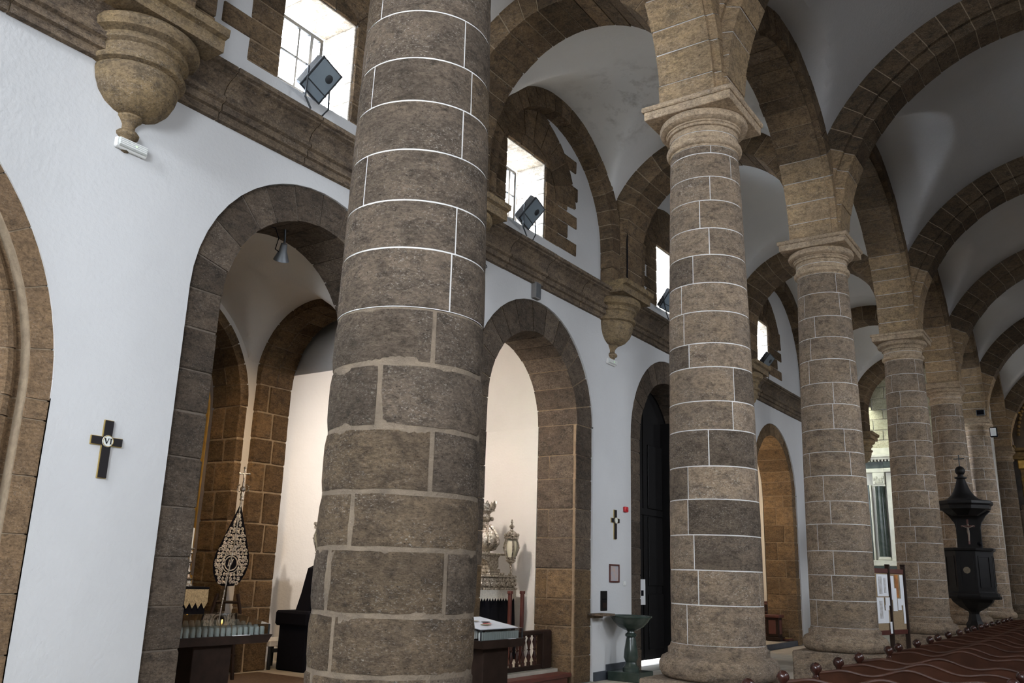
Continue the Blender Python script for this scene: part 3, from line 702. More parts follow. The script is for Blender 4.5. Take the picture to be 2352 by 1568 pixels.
# baseboard of dark slate between the second and third arches
bb = tagk(bpy.data.objects.new('baseboard_left', None), kind='structure'); COL.objects.link(bb)
MB().box(XW, XW + .035, 12.46, 12.85, 0, .13).build('slate_panel', M_SLATE, bb)
MB().box(XW, XW + .035, 12.86, 13.74, 0, .22).build('slate_panel', M_SLATE, bb)
MB().box(XW, XW + .03, 17.2, 20.0, 0, .2).build('slate_panel', M_SLATE, bb)

# ------------------------------------------------------------------ lamps with their own light
def spotlamp(loc, target, energy, color, angle, name='spot_light', blend=.5):
    o = lamp(name, 'SPOT', loc, target, energy, color, spot_size=math.radians(angle), spot_blend=blend, shadow_soft_size=.05); return o
WARM = (1, .70, .40)
sl = thing('ceiling_spotlight', 'small clip spotlight hanging under the first chapel arch', 'lamp', (-7.35, 6.05, 5.1))
d = (Vector((-9.4, 7.3, 1.5)) - Vector((-7.35, 6.05, 4.95))).normalized(); q = d.to_track_quat('Z', 'Y').to_matrix().to_4x4()
mm = Matrix.Translation((-7.35, 6.05, 4.98)) @ q
m = MB(); m.lathe([(0, -.09), (.035, -.085), (.045, 0), (.085, .10), (.088, .11), (.075, .10), (.03, 0)], (0, 0, 0), 16); m.v = [mm @ Vector(v) for v in m.v]; m.build('reflector', M_LAMPBODY, sl)
m = MB(); m.tube([(-7.35, 6.05, 5.27), (-7.37, 6.08, 5.12), (-7.36, 6.06, 5.02)], .012); m.build('clamp', M_IRON, sl)
m = MB(); m.tube([(-7.3, 5.75, 5.17), (-7.33, 5.9, 5.2), (-7.38, 6.0, 5.12), (-7.42, 6.0, 5.0), (-7.36, 6.0, 4.96)], .006, 6); m.build('cable', M_BLACK, sl)
spotlamp((-7.50, 6.15, 4.82), (-9.55, 7.5, 1.2), 290, WARM, 100, 'spotlight_a', 1)
spotlamp((-8.0, 9.2, 4.3), (-9.6, 12.6, 1.9), 330, (1, .88, .77), 150, 'spotlight_b', 1)
spotlamp((-8.2, 12.6, 4.3), (-10.4, 9.4, 2.0), 190, (1, .87, .77), 150, 'spotlight_c', 1)
lamp('chapel_d_lamp', 'POINT', (-8.6, 21.2, 3.6), (0, 0, 0), 100, (1, .80, .58), shadow_soft_size=.12)

# ------------------------------------------------------------------ lights and small fittings on the wall
def cross(y, z, label, numeral):
    t = thing('wall_cross', label, 'cross', (XW, y, z))
    def cr(x0, x1, e):
        m = MB(); w_ = .036 + e
        for a in ((-w_, w_, -.24 - e, .235 + e), (-.135 - e, -w_, .03 - e, .095 + e), (w_, .135 + e, .03 - e, .095 + e)): m.box(x0, x1, y + a[0], y + a[1], z + a[2], z + a[3])
        return m
    cr(XW, XW + .014, .005).build('gold_edge', M_GOLDP, t); cr(XW + .012, XW + .026, 0).build('cross_board', M_CROSS, t)
    m = MB(); A = Matrix.Rotation(pi / 2, 3, 'Y'); m.lathe([(0, .0), (.048, .0), (.05, .006), (.048, .010), (0, .010)], (XW + .026, y, z + .062), 24, axis=A); d = m.build('disc', M_WAX, t)
    m = MB(); m.tube([(XW + .036, y + .046 * math.cos(a), z + .062 + .046 * math.sin(a)) for a in [2 * pi * k / 24 for k in range(24)]], .003, 6, True); m.build('rim', M_GOLDP, d)
    if numeral:
        m = MB(); x0, x1 = XW + .035, XW + .039; zc = z + .062
        def stroke(ya, za, yb, zb, t): m.prism([(ya - t, za), (ya + t, za), (yb + t, zb), (yb - t, zb)], 0, x0, x1)
        stroke(y - .030, zc + .022, y - .012, zc - .022, .0055); stroke(y + .004, zc + .022, y - .012, zc - .022, .003)
        m.box(x0, x1, y - .038, y - .021, zc + .020, zc + .023); m.box(x0, x1, y - .003, y + .011, zc + .020, zc + .023)
        m.box(x0, x1, y + .019, y + .029, zc - .022, zc + .022); m.box(x0, x1, y + .014, y + .034, zc + .020, zc + .023); m.box(x0, x1, y + .014, y + .034, zc - .023, zc - .020)
        m.build('numeral', M_CROSS, d)
cross(4.063, 2.485, 'black wooden cross with a round VI disc on the white wall', 'VI')
cross(13.165, 2.40, 'small black cross with a pale disc on the wall above the picture', None)

def emergency(y, z, label):
    t = thing('emergency_light', label, 'lamp', (XW, y, z), 'emergency lights under the corbels')
    MB().bevbox(XW, XW + .045, y - .155, y + .155, z - .05, z + .05, .012).build('body', M_WPLAST, t)
    m = MB(); m.bevbox(XW + .04, XW + .07, y - .14, y + .14, z - .035, z + .045, .010); df = m.build('diffuser', M_DIFF, t)
    m = MB()
    for k in range(4): m.box(XW + .069, XW + .073, y - .13, y + .13, z - .022 + k * .017, z - .014 + k * .017)
    m.build('rib', M_WPLAST, df)
    MB().box(XW + .071, XW + .075, y + .02, y + .028, z, z + .008).build('indicator', M_GREENLED, t)
emergency(3.875, 5.165, 'white emergency light under the large left corbel')
emergency(13.0, 5.14, 'white emergency light under the corbel between the windows')

def floodlight(y, label, yaw=.0, s=1.0, w_=.34, x=-6.72):
    t = thing('floodlight', label, 'lamp', (x, y, WZ0 - .31), 'floodlights on the cornice')
    A = Matrix.Translation((x, y, 6.80)) @ Matrix.Rotation(yaw, 4, 'Z') @ Matrix.Rotation(.62, 4, 'Y') @ Matrix.Rotation(-.25, 4, 'X')
    m = MB(); m.bevbox(-.07, .05, -w_ / 2, w_ / 2, -.20, .20, .02, A); m.build('housing', M_LAMPBODY, t)
    m = MB(); m.bevbox(.05, .062, -w_ / 2 - .008, w_ / 2 + .008, -.208, .208, .004, A); m.bevbox(.062, .066, -w_ / 2 - .008, w_ / 2 + .008, -.10, -.085, .001, A); m.build('front_rim', M_IRON, t)
    g = MB().box(.0625, .065, -w_ / 2 + .02, w_ / 2 - .02, -.19, .19, A).build('glass', M_LGLASS, t)
    m = MB(); m.lathe([(0, .068), (.045, .068), (.05, .066)], (0, 0, 0), 16, axis=Matrix.Rotation(pi / 2, 3, 'Y')); m.v = [A @ (Vector(v) + Vector((0, .06, .07))) for v in m.v]; m.build('bulb', M_IRON, g)
    m = MB()
    for sg in (-1, 1): m.tube([A @ Vector((-.01, sg * (w_ / 2 + .02), .02)), Vector((x + .01, y + sg * (w_ / 2 + .0), 6.50)), Vector((x + .02, y + sg * w_ / 4, 6.385))], .011, 6)
    m.build('bracket', M_IRON, t)
floodlight(5.78, 'grey floodlight on the cornice before the nearest bright window')
floodlight(10.05, 'grey floodlight before the middle window, right of the near column')
floodlight(15.05, 'grey floodlight half hidden by the second column', -.5)
floodlight(20.75, 'far floodlight before the narrow window between second and third columns', -.2)

t = thing('wall_box', 'small grey box hanging under the cornice above the second arch', 'box', (XW, 10.55, 5.75))
MB().bevbox(XW, XW + .08, 10.47, 10.63, 5.60, 5.86, .01).build('body', M_GREYP, t); MB().bevbox(XW + .08, XW + .085, 10.485, 10.615, 5.615, 5.845, .002).build('front_plate', M_LAMPBODY, t)
t = thing('alarm_box', 'small red fire alarm on the wall right of the small cross', 'alarm', (XW, 13.53, 2.67))
MB().bevbox(XW, XW + .05, 13.47, 13.59, 2.625, 2.715, .012).build('housing', M_RED, t)
m = MB(); m.ball((XW + .05, 13.53, 2.67), .018, .032, .032); m.build('sounder', M_RED, t)
t = thing('framed_picture', 'small framed devotional picture on the wall below the cross', 'picture', (XW, 13.14, 1.6))
MB().box(XW, XW + .008, 12.985, 13.295, 1.48, 1.74).build('print', simple('picture_print', (.50, .36, .28), .6, 0, .5, 9, c2=(.32, .36, .44)), t)
for a in ((12.97, 13.31, 1.465, 1.49), (12.97, 13.31, 1.73, 1.755), (12.97, 12.995, 1.49, 1.73), (13.285, 13.31, 1.49, 1.73)): MB().bevbox(XW, XW + .022, *a, .004).build('frame_rail', M_REDW, t)
t = thing('alms_slot', 'narrow black alms box panel set in the wall left of the basin', 'alms box', (XW, 12.78, 1.2))
MB().bevbox(XW, XW + .02, 12.68, 12.88, 1.03, 1.335, .004).build('panel', M_BLACKW, t); MB().box(XW + .02, XW + .024, 12.71, 12.85, 1.20, 1.215).build('slot', M_BLACK, t); MB().bevbox(XW + .02, XW + .026, 12.72, 12.84, 1.07, 1.15, .002).build('plate', M_DARKW, t)
t = thing('wall_switch', 'tiny white wall switch beside the framed picture', 'switch', (XW, 13.5, 1.45))
MB().bevbox(XW, XW + .02, 13.46, 13.54, 1.41, 1.49, .005).build('plate', M_WPLAST, t); MB().bevbox(XW + .02, XW + .028, 13.48, 13.52, 1.43, 1.47, .002).build('rocker', M_WPLAST, t)
t = thing('door_notice', 'white paper notice with a dark picture on the black door', 'notice', (-7.5, 15.3, 1.4))
MB().box(-7.503, -7.498, 15.20, 15.48, 1.06, 1.52).build('sheet', M_PAPER, t); MB().box(-7.499, -7.495, 15.30, 15.40, 1.22, 1.32).build('print', M_BLACK, t)
t = thing('hanging_cable', 'black cable running down the stone above the second corbel', 'cable', (XW + .28, 13.1, 6.45))
m = MB(); m.tube([(-6.60, 13.02, 8.0), (-6.61, 13.03, 7.5), (-6.60, 13.02, 7.0), (-6.61, 13.03, 6.46)], .012, 6); m.build('cord', M_BLACK, t)
t = thing('loose_wire', 'thin loose wire curling on the wall just right of the near column', 'cable', (XW, 9.35, 5.6))
m = MB(); m.tube([(XW + .02, 9.05 + .25 * math.sin(k * .35) , 5.80 - k * .016) for k in range(16)], .005, 5); m.build('cord', M_BLACK, t)

# holy water basin
t = thing('holy_water_basin', 'dark green marble holy water basin on a baluster pedestal by the doorway', 'basin', (-6.58, 13.05, 0))
c = (-6.58, 13.05, 0)
MB().bevbox(-6.86, -6.32, 12.79, 13.31, 0, .14, .01).build('plinth', M_GREENM, t)
m = MB(); m.lathe([(.0, .14), (.13, .14), (.13, .19), (.10, .22), (.085, .27), (.115, .34), (.105, .45), (.075, .62), (.07, .64), (.09, .66), (.09, .69), (.06, .71), (.055, .73), (.08, .75)], c, 24); m.build('pedestal', M_GREENM, t)
m = MB(); m.lathe([(.0, .74), (.10, .75), (.20, .80), (.28, .88), (.315, .94), (.335, .945), (.335, .97), (.30, .97), (.28, .93), (.15, .84), (0, .82)], c, 32); m.build('bowl', M_GREENM, t)
t = thing('basin_shelf', 'thin stone slab on the wall behind the holy water basin', 'shelf', (XW, 12.6, .96))
MB().bevbox(XW, XW + .25, 12.3, 12.72, .965, 1.0, .006).build('slab', S_CORN, t); MB().bevbox(XW, XW + .06, 12.35, 12.67, .93, .965, .004).build('support', S_CORN, t)

# ------------------------------------------------------------------ votive candle stands
def votive(name_label, x0, x1, y0, y1, zf, zs, lit, right_open):
    t = thing('votive_candle_stand', name_label, 'candle stand', ((x0 + x1) / 2, (y0 + y1) / 2, zf), 'electric candle stands')
    m = MB(); e = .06
    vs = [(x0, y0 + e, zs), (x1, y0 + e, zs), (x1, y1 - e, zs), (x0, y1 - e, zs), (x0, y0, zs + .08), (x1, y0, zs + .08), (x1, y1, zs + .08), (x0, y1, zs + .08)]
    m.add(vs, [(0, 3, 2, 1), (4, 5, 6, 7), (0, 1, 5, 4), (1, 2, 6, 5), (2, 3, 7, 6), (3, 0, 4, 7)]); m.build('tray', M_DARKW, t)
    cx, cy = (x0 + x1) / 2, (y0 + y1) / 2
    MB().bevbox(cx - .05, cx + .2, cy - .23, cy + .23, zf, zs, .006).build('pedestal', M_DARKW, t)
    MB().bevbox(cx - .12, cx + .26, cy - .30, cy + .30, zf, zf + .05, .006).build('foot', M_DARKW, t)
    zt = zs + .08; n = 17; cand = None
    for r in range(5):
        for k in range(n):
            x = x1 - .07 - r * (x1 - x0 - .14) / 4.4; y = y0 + .09 + k * (y1 - y0 - .18) / (n - 1)
            if cand is None:
                m = MB(); m.lathe([(.0, 0), (.026, 0), (.026, .070), (.020, .08), (.0, .08)], (0, 0, 0), 10); cand = m.mesh('candle'); cand.materials.append(M_WAX)
            o = link('candle', cand, None, t); o.location = (x, y, zt + r * .012)
            if lit and r == 2 and k == 11:
                m = MB(); m.ball((x, y, zt + .125), .007, .007, .02, 8); m.build('flame', M_FLAME, t)
    # sloping glass cover
    m = MB(); a = .03
    P = [(x1 - a, y0 + a, zt + .10), (x1 - a, y1 - a, zt + .10), (x0 + a, y1 - a, zt + .18), (x0 + a, y0 + a, zt + .18)]
    m.add(P + [(p[0], p[1], p[2] + .006) for p in P], [(0, 1, 2, 3), (4, 7, 6, 5), (0, 4, 5, 1), (1, 5, 6, 2), (2, 6, 7, 3), (3, 7, 4, 0)]); m.build('glass_top', M_GLASST, t)
    for (xa, ya) in ((x1 - a, y0 + a), (x1 - a, y1 - a), (x0 + a, y0 + a), (x0 + a, y1 - a)):
        MB().box(xa - .006, xa + .006, ya - .006, ya + .006, zt, zt + (.10 if xa > cx else .18)).build('cover_post', M_IRON, t)
    m = MB(); m.box(x1 - a - .003, x1 - a, y0 + a, y1 - a, zt + .002, zt + .10); m.build('glass_front', M_GLASS, t)
    MB().box(x1 - .026, x1 - .005, y0 + .62 * (y1 - y0), y0 + .78 * (y1 - y0), zt, zt + .004).build('card', M_PAPER, t)
    return t
votive('dark wooden candle stand with one flame glowing under its glass, inside the first arch', -8.10, -7.5, 5.24, 6.56, FA, .80, True, True)
vb = votive('dark wooden candle stand with a cloth on its glass, right of the near column', -6.10, -5.5, 7.55, 8.38, 0, .815, False, True)
t = thing('altar_cloth', 'white printed cloth with red flowers lying on the candle stand glass', 'cloth', (-5.8, 7.95, 1.03))
m = MB(); Q = [(-5.545, 7.59, 1.003), (-5.545, 8.28, 1.003), (-6.06, 8.28, 1.085), (-6.06, 7.59, 1.085)]
m.add(Q + [(p[0], p[1], p[2] + .006) for p in Q], [(0, 3, 2, 1), (4, 5, 6, 7), (0, 1, 5, 4), (1, 2, 6, 5), (2, 3, 7, 6), (3, 0, 4, 7)]); m.build('sheet', M_PAPER, t)
for k, (fx, fy, mt) in enumerate(((-5.72, 7.95, M_RED), (-5.80, 8.03, M_GREYP), (-5.68, 7.86, M_LACE), (-5.85, 7.9, M_SILVEMB))):
    MB().ball((fx, fy, 1.018 + (-5.545 - fx) * .16), .05, .06, .006, 8).build('printed_flower', mt, t)

# ------------------------------------------------------------------ chapel A: banner, altar, gilt frame
bc = Vector((-9.2, 7.27, 0)); bh = Vector((.62, .785, 0)).normalized(); bn = Vector((.785, -.62, 0)).normalized()
def B(h, z, d=0): return bc + bh * h + bn * d + Z_ * z
t = thing('processional_banner', 'black teardrop banner with silver embroidery leaning by the ashlar jamb', 'banner', (-9.2, 7.2, FA))
out = [(.0, 2.33), (.035, 2.22), (.09, 2.05), (.15, 1.86), (.20, 1.70), (.215, 1.58), (.19, 1.46), (.14, 1.36), (.07, 1.315), (0, 1.31)]
poly = out + [(-h, z) for h, z in out[::-1]]
def lean(h, z): return h + (z - 1.6) * .055
m = MB(); n = len(poly)
m.add([B(lean(h, z), z, .012) for h, z in poly] + [B(lean(h, z), z, -.012) for h, z in poly], [tuple(range(n)), tuple(range(n, 2 * n))[::-1]] + [(i, n + i, n + (i + 1) % n, (i + 1) % n) for i in range(n)])
m.build('velvet', M_BLACK, t)
m = MB(); rr = random.Random(5)
def sp(h, z, r0, turns, a0, sg):
    return [B(lean(h + sg * (r0 * (1 - k / 22)) * math.cos(a0 + turns * 2 * pi * k / 22), z), z + r0 * (1 - k / 22) * math.sin(a0 + turns * 2 * pi * k / 22), .018) for k in range(20)]
def wid(z):
    for (h0, z0), (h1, z1) in zip(out, out[1:]):
        if z1 <= z <= z0: return h0 + (h1 - h0) * (z0 - z) / (z0 - z1)
    return 0
for z in [1.36 + .043 * k for k in range(21)]:
    W = wid(z) - .025
    if W < .02: continue
    for k in range(max(1, int(W / .035))):
        h = W * (k + .6) / max(1, int(W / .035))
        if abs(z - 1.585) < .10 and h < .085: continue
        r0 = rr.uniform(.016, .026); a = rr.uniform(0, 6.28)
        for s in (-1, 1): m.tube(sp(s * h, z + rr.uniform(-.006, .006), r0, 1.3, a, s), .0075, 5); m.ball(B(lean(s * h, z), z, .022), .008, n=6)
m.tube([B(lean(.075 * math.cos(a), 1.585), 1.585 + .085 * math.sin(a), .02) for a in [2 * pi * k / 28 for k in range(28)]], .008, 6, True)
m.tube([B(lean(.10 * math.cos(a), 1.585), 1.585 + .115 * math.sin(a), .016) for a in [2 * pi * k / 28 for k in range(28)]], .006, 6, True)
for s in (-1, 1): m.tube([B(lean(s * .05, 1.70), 1.70, .018), B(lean(s * .045, 1.73), 1.73, .02), B(lean(0, 1.75), 1.755, .022)], .010, 6)
m.tube([B(lean(.02, 1.63), 1.64, .02), B(lean(-.01, 1.54), 1.53, .02)], .006, 5); m.tube([B(lean(-.025, 1.64), 1.63, .02), B(lean(-.03, 1.56), 1.55, .02)], .006, 5)
o = m.build('embroidery', M_SILVEMB, t)
m = MB(); m.tube([B(-.10, FA + .02, 0), B(-.075, .9, 0), B(lean(-.02, 1.3), 1.3, .022), B(lean(0, 1.75), 1.75, .03), B(lean(0, 2.33), 2.33, .01), B(lean(0, 2.5), 2.5, 0)], .011, 8); m.build('pole', M_SILVER, t)
m = MB(); ctr = B(lean(0, 2.45), 0, 0)
m.lathe([(.018, 2.36), (.03, 2.37), (.02, 2.40), (.028, 2.44), (.018, 2.47), (.035, 2.49), (.035, 2.52), (.015, 2.54), (.012, 2.6)], (ctr.x, ctr.y, 0), 12)
for s in (-1, 1): m.tube([ctr + bh * s * .03 + Z_ * 2.47, ctr + bh * s * .07 + Z_ * 2.49, ctr + bh * s * .07 + Z_ * 2.54, ctr + bh * s * .04 + Z_ * 2.56], .007, 6)
m.build('socket', M_SILVER, t)
m = MB(); m.tube([ctr + Z_ * 2.58, ctr + Z_ * 2.77], .011, 8); m.tube([ctr - bh * .055 + Z_ * 2.70, ctr + bh * .055 + Z_ * 2.70], .011, 8)
for p in (ctr + Z_ * 2.775, ctr - bh * .058 + Z_ * 2.70, ctr + bh * .058 + Z_ * 2.70): m.ball(p, .018, n=8)
m.build('finial_cross', M_SILVER, t)
t2 = thing('banner_stand', 'dark carved wooden stand holding the foot of the black banner', 'stand', (-9.26, 7.2, FA))
m = MB()
for s in (-1, 1): m.tube([B(s * .16, FA, -.06), B(s * .13, .6, -.05), B(s * .17, 1.0, -.05), B(s * .12, 1.22, -.05)], .022, 8)
m.build('upright', M_DARKW, t2); m = MB(); m.tube([B(-.17, .5, -.05), B(.17, .5, -.05)], .018, 8); m.tube([B(-.15, 1.12, -.05), B(.15, 1.12, -.05)], .018, 8); m.build('crossbar', M_DARKW, t2)

t = thing('side_altar', 'altar with black frontal and gold lace in the dark niche', 'altar', (-9.9, 6.2, FA))
MB().bevbox(-10.42, -9.42, 5.1, 7.13, FA, 1.27, .01).build('table', M_BLACK, t)
m = MB(); n = 24
for k in range(n):
    y0, y1 = 5.1 + 2.04 * k / n, 5.1 + 2.04 * (k + 1) / n; ym = (y0 + y1) / 2
    m.prism([(y0, 1.28), (y0, 1.11), (ym, 1.04), (y1, 1.11), (y1, 1.28)], 0, -9.415, -9.405)
for k in range(8):
    x0, x1 = -9.41 - k * .12, -9.41 - (k + 1) * .12
    m.prism([(x0, 1.28), (x0, 1.11), ((x0 + x1) / 2, 1.04), (x1, 1.11), (x1, 1.28)], 1, 7.135, 7.145)
m.build('lace_border', M_LACE, t)
MB().bevbox(-10.4, -9.40, 5.08, 7.15, 1.27, 1.295, .005).build('altar_top', M_BLACK, t)
m = MB(); z0, z1 = .30, .41
def key(y0, s=1):
    w_ = .10; pts = [(y0, z0 + .015), (y0, z1 - .015), (y0 + w_ * .8, z1 - .015), (y0 + w_ * .8, z0 + .04), (y0 + w_ * .35, z0 + .04), (y0 + w_ * .35, z1 - .045), (y0 + w_ * .55, z1 - .045)]
    m.tube([(-9.41, a, b) for a, b in pts], .007, 4)
for k in range(17): key(5.15 + k * .115)
m.tube([(-9.41, 5.1, z0), (-9.41, 7.13, z0)], .008, 4); m.tube([(-9.41, 5.1, z1), (-9.41, 7.13, z1)], .008, 4); m.build('key_border', M_LACE, t)
m = MB()
for k in range(26):
    cy, cz = 5.2 + rr.uniform(0, 1.85), rr.uniform(.48, .72)
    m.tube([(-9.412, cy + .05 * (1 - i / 14) * math.cos(i * .7), cz + .05 * (1 - i / 14) * math.sin(i * .7)) for i in range(13)], .008, 4)
m.build('frontal_embroidery', M_LACE, t)
t = thing('candlestick', 'tall silver candlestick on the altar before the gilt frame', 'candlestick', (-9.7, 7.03, 1.295))
m = MB(); m.lathe([(0, 1.295), (.075, 1.295), (.075, 1.31), (.05, 1.33), (.045, 1.36), (.06, 1.38), (.03, 1.40), (.018, 1.44), (.03, 1.47), (.016, 1.50), (.016, 1.56), (.03, 1.59), (.016, 1.62), (.014, 1.68), (.028, 1.70), (.012, 1.73), (.045, 1.75), (.045, 1.76), (0, 1.76)], (-9.7, 7.03, 0), 16); m.build('stem', M_SILVER, t)
m = MB(); m.lathe([(0, 1.76), (.016, 1.76), (.016, 2.0), (0, 2.01)], (-9.7, 7.03, 0), 10); m.build('candle', M_WAX, t)
t = thing('gilt_frame', 'arched gilded frame of an altarpiece glowing in the niche', 'altarpiece', (-10.38, 6.2, 1.3))
fsec = [(.94, 0), (.94, .05), (.98, .09), (1.02, .07), (1.05, .07), (1.10, .13), (1.16, .11), (1.20, .06), (1.22, .06), (1.22, 0)]
GX = -10.25
sweep_block(Vector((GX, 6.2, 3.58)), Y_, Z_, X_, fsec, 0, pi, 40, 0).build('arched_rail', M_GILT, t)
for s in (-1, 1):
    m = MB(); m.prism([(GX + q[1], 6.2 + s * q[0]) for q in fsec], 2, 1.3, 3.58); m.build('side_rail', M_GILT, t)
MB().bevbox(GX, GX + .12, 4.98, 7.42, 1.295, 1.42, .01).build('bottom_rail', M_GILT, t)
m = MB(); m.prism([(6.2 + .95 * math.cos(pi * k / 24), 3.58 + .95 * math.sin(pi * k / 24)) for k in range(25)] + [(5.25, 1.4), (7.15, 1.4)], 0, GX - .005, GX + .01); m.build('painting', M_PAINT, t)
MB().box(GX - .20, GX, 5.0, 7.4, 1.29, 3.6).build('backing', M_DARKW, t)
t = thing('chapel_carpet', 'worn brown carpet on the floor of the first chapel', 'carpet', (-8.8, 6.9, FA))
m = MB(); m.bevbox(-9.6, -8.15, 6.0, 8.2, FA, FA + .015, .004); m.build('pile', M_CARPET, t); MB().bevbox(-9.6, -8.15, 8.2, 8.24, FA, FA + .012, .003).build('bound_edge', M_REDW, t)

# ------------------------------------------------------------------ chapel B: processional float, lanterns, railing
t = thing('processional_float', 'silver processional float with black skirt and white lace behind the candle stand', 'float', (-9.2, 10.9, FA))
FX0, FX1, FY0, FY1 = -9.95, -8.5, 9.35, 12.55
m = MB(); nn = 60; pts = []
per = [(FX1, FY0), (FX1, FY1), (FX0, FY1), (FX0, FY0)]
ring = []
for (a, b) in zip(per, per[1:] + per[:1]):
    L = math.dist(a, b); k = int(L / .07)
    for i in range(k):
        u = i / k; nx, ny = (b[1] - a[1]) / L, -(b[0] - a[0]) / L; off = .018 * math.sin(i * 1.9)
        ring.append((a[0] + (b[0] - a[0]) * u + nx * off, a[1] + (b[1] - a[1]) * u + ny * off, nx, ny))
n = len(ring); m.add([(x, y, 1.28) for x, y, _, _ in ring] + [(x + nx * .10, y + ny * .10, FA + .01) for x, y, nx, ny in ring], [(i, (i + 1) % n, n + (i + 1) % n, n + i) for i in range(n)], True); m.build('skirt', M_BLACK, t)
m = MB()
def lace(ax, k, u0, u1, d):
    q = int((u1 - u0) / .075)
    for i in range(q):
        a, b = u0 + (u1 - u0) * i / q, u0 + (u1 - u0) * (i + 1) / q
        m.prism([(a, 1.30), (a, 1.17), ((a + b) / 2, 1.12), (b, 1.17), (b, 1.30)], ax, k, k + d)
lace(0, FX1 + .022, FY0, FY1 + .03, .006); lace(1, FY1 + .022, FX0, FX1 + .03, .006)
m.build('lace', M_WLACE, t)
MB().bevbox(FX0 - .03, FX1 + .04, FY0 - .03, FY1 + .04, 1.29, 1.33, .01).build('lower_moulding', M_SILVER, t)
MB().bevbox(FX0, FX1 + .01, FY0, FY1 + .01, 1.33, 1.49, .01).build('frieze', M_SILVER, t)
m = MB()
for i in range(22):
    y = FY0 + .08 + i * (FY1 - FY0 - .14) / 21
    m.ball((FX1 + .015, y, 1.385), .03, .06, .045, 8); m.ball((FX1 + .045, y + .03, 1.31), .022, .03, .02, 8); m.ball((FX1 + .012, y + .07, 1.45), .02, .03, .03, 8)
for i in range(10):
    x = FX0 + .08 + i * .15; m.ball((x, FY1 + .015, 1.385), .06, .03, .045, 8); m.ball((x + .03, FY1 + .045, 1.31), .03, .022, .02, 8)
m.build('embossing', M_SILVER, t)
MB().bevbox(FX0 - .02, FX1 + .03, FY0 - .02, FY1 + .03, 1.49, 1.525, .008).build('upper_moulding', M_SILVER, t)
ux, uy = -8.86, 12.20
t = thing('silver_throne_base', 'ornate silver pedestal and scrolled urn on the float beside the near column', 'ornament', (ux, uy, 1.525))
m = MB(); m.bevbox(ux - .25, ux + .25, uy - .22, uy + .22, 1.525, 1.565, .008); m.bevbox(ux - .2, ux + .2, uy - .17, uy + .17, 1.565, 1.62, .01); m.build('step', M_SILVER, t)
m = MB()
m.prism([(uy - .12, 1.62), (uy + .12, 1.62), (uy + .16, 1.66), (uy + .15, 1.80), (uy + .2, 1.84), (uy - .6, 1.84), (uy - .6, 1.78), (uy - .35, 1.80), (uy - .2, 1.76), (uy - .13, 1.68)], 0, ux - .16, ux + .16); m.build('bracket', M_SILVER, t)
MB().bevbox(ux - .24, ux + .24, uy - .66, uy + .25, 1.84, 1.875, .008).build('slab', M_SILVER, t)
m = MB(); m.lathe([(.0, 1.875), (.12, 1.875), (.10, 1.90), (.17, 1.94), (.235, 2.03), (.24, 2.12), (.20, 2.22), (.13, 2.29), (.075, 2.33), (.07, 2.38), (.12, 2.42), (.14, 2.45), (.10, 2.47), (.085, 2.52), (.13, 2.56), (.17, 2.57), (.17, 2.585), (0, 2.585)], (ux, uy - .06, 0), 28); m.build('urn', M_SILVER, t)
m = MB()
for k in range(8):
    a = k * pi / 4 + .2; c, s = math.cos(a), math.sin(a)
    m.tube([(ux + r * c, uy - .06 + r * s, z) for r, z in ((.10, 2.34), (.17, 2.27), (.245, 2.14), (.255, 2.04), (.20, 1.95), (.14, 1.92), (.16, 1.99), (.20, 2.02))], [.022, .026, .03, .03, .026, .02, .018, .012], 8)
    m.ball((ux + .25 * c, uy - .06 + .25 * s, 2.09), .035, n=8); m.ball((ux + .13 * c, uy - .06 + .13 * s, 2.44), .035, n=8)
m.build('scrollwork', M_SILVER, t)
m = MB()
for k in range(8):
    a = k * pi / 4; c, s = math.cos(a), math.sin(a); M_ = Matrix.Rotation(a, 4, 'Z')
    pts = [(.15, -.06, 2.585), (.15, .06, 2.585), (.185, .05, 2.66), (.19, 0, 2.74), (.185, -.05, 2.66)]
    P = [M_ @ Vector(p) + Vector((ux, uy - .06, 0)) for p in pts]; Q = [p * 1 - Vector((c, s, 0)) * .012 for p in P]
    m.add(P + Q, [(0, 1, 2, 3, 4), (9, 8, 7, 6, 5)] + [(i, 5 + i, 5 + (i + 1) % 5, (i + 1) % 5) for i in range(5)])
m.build('crown', M_SILVER, t)

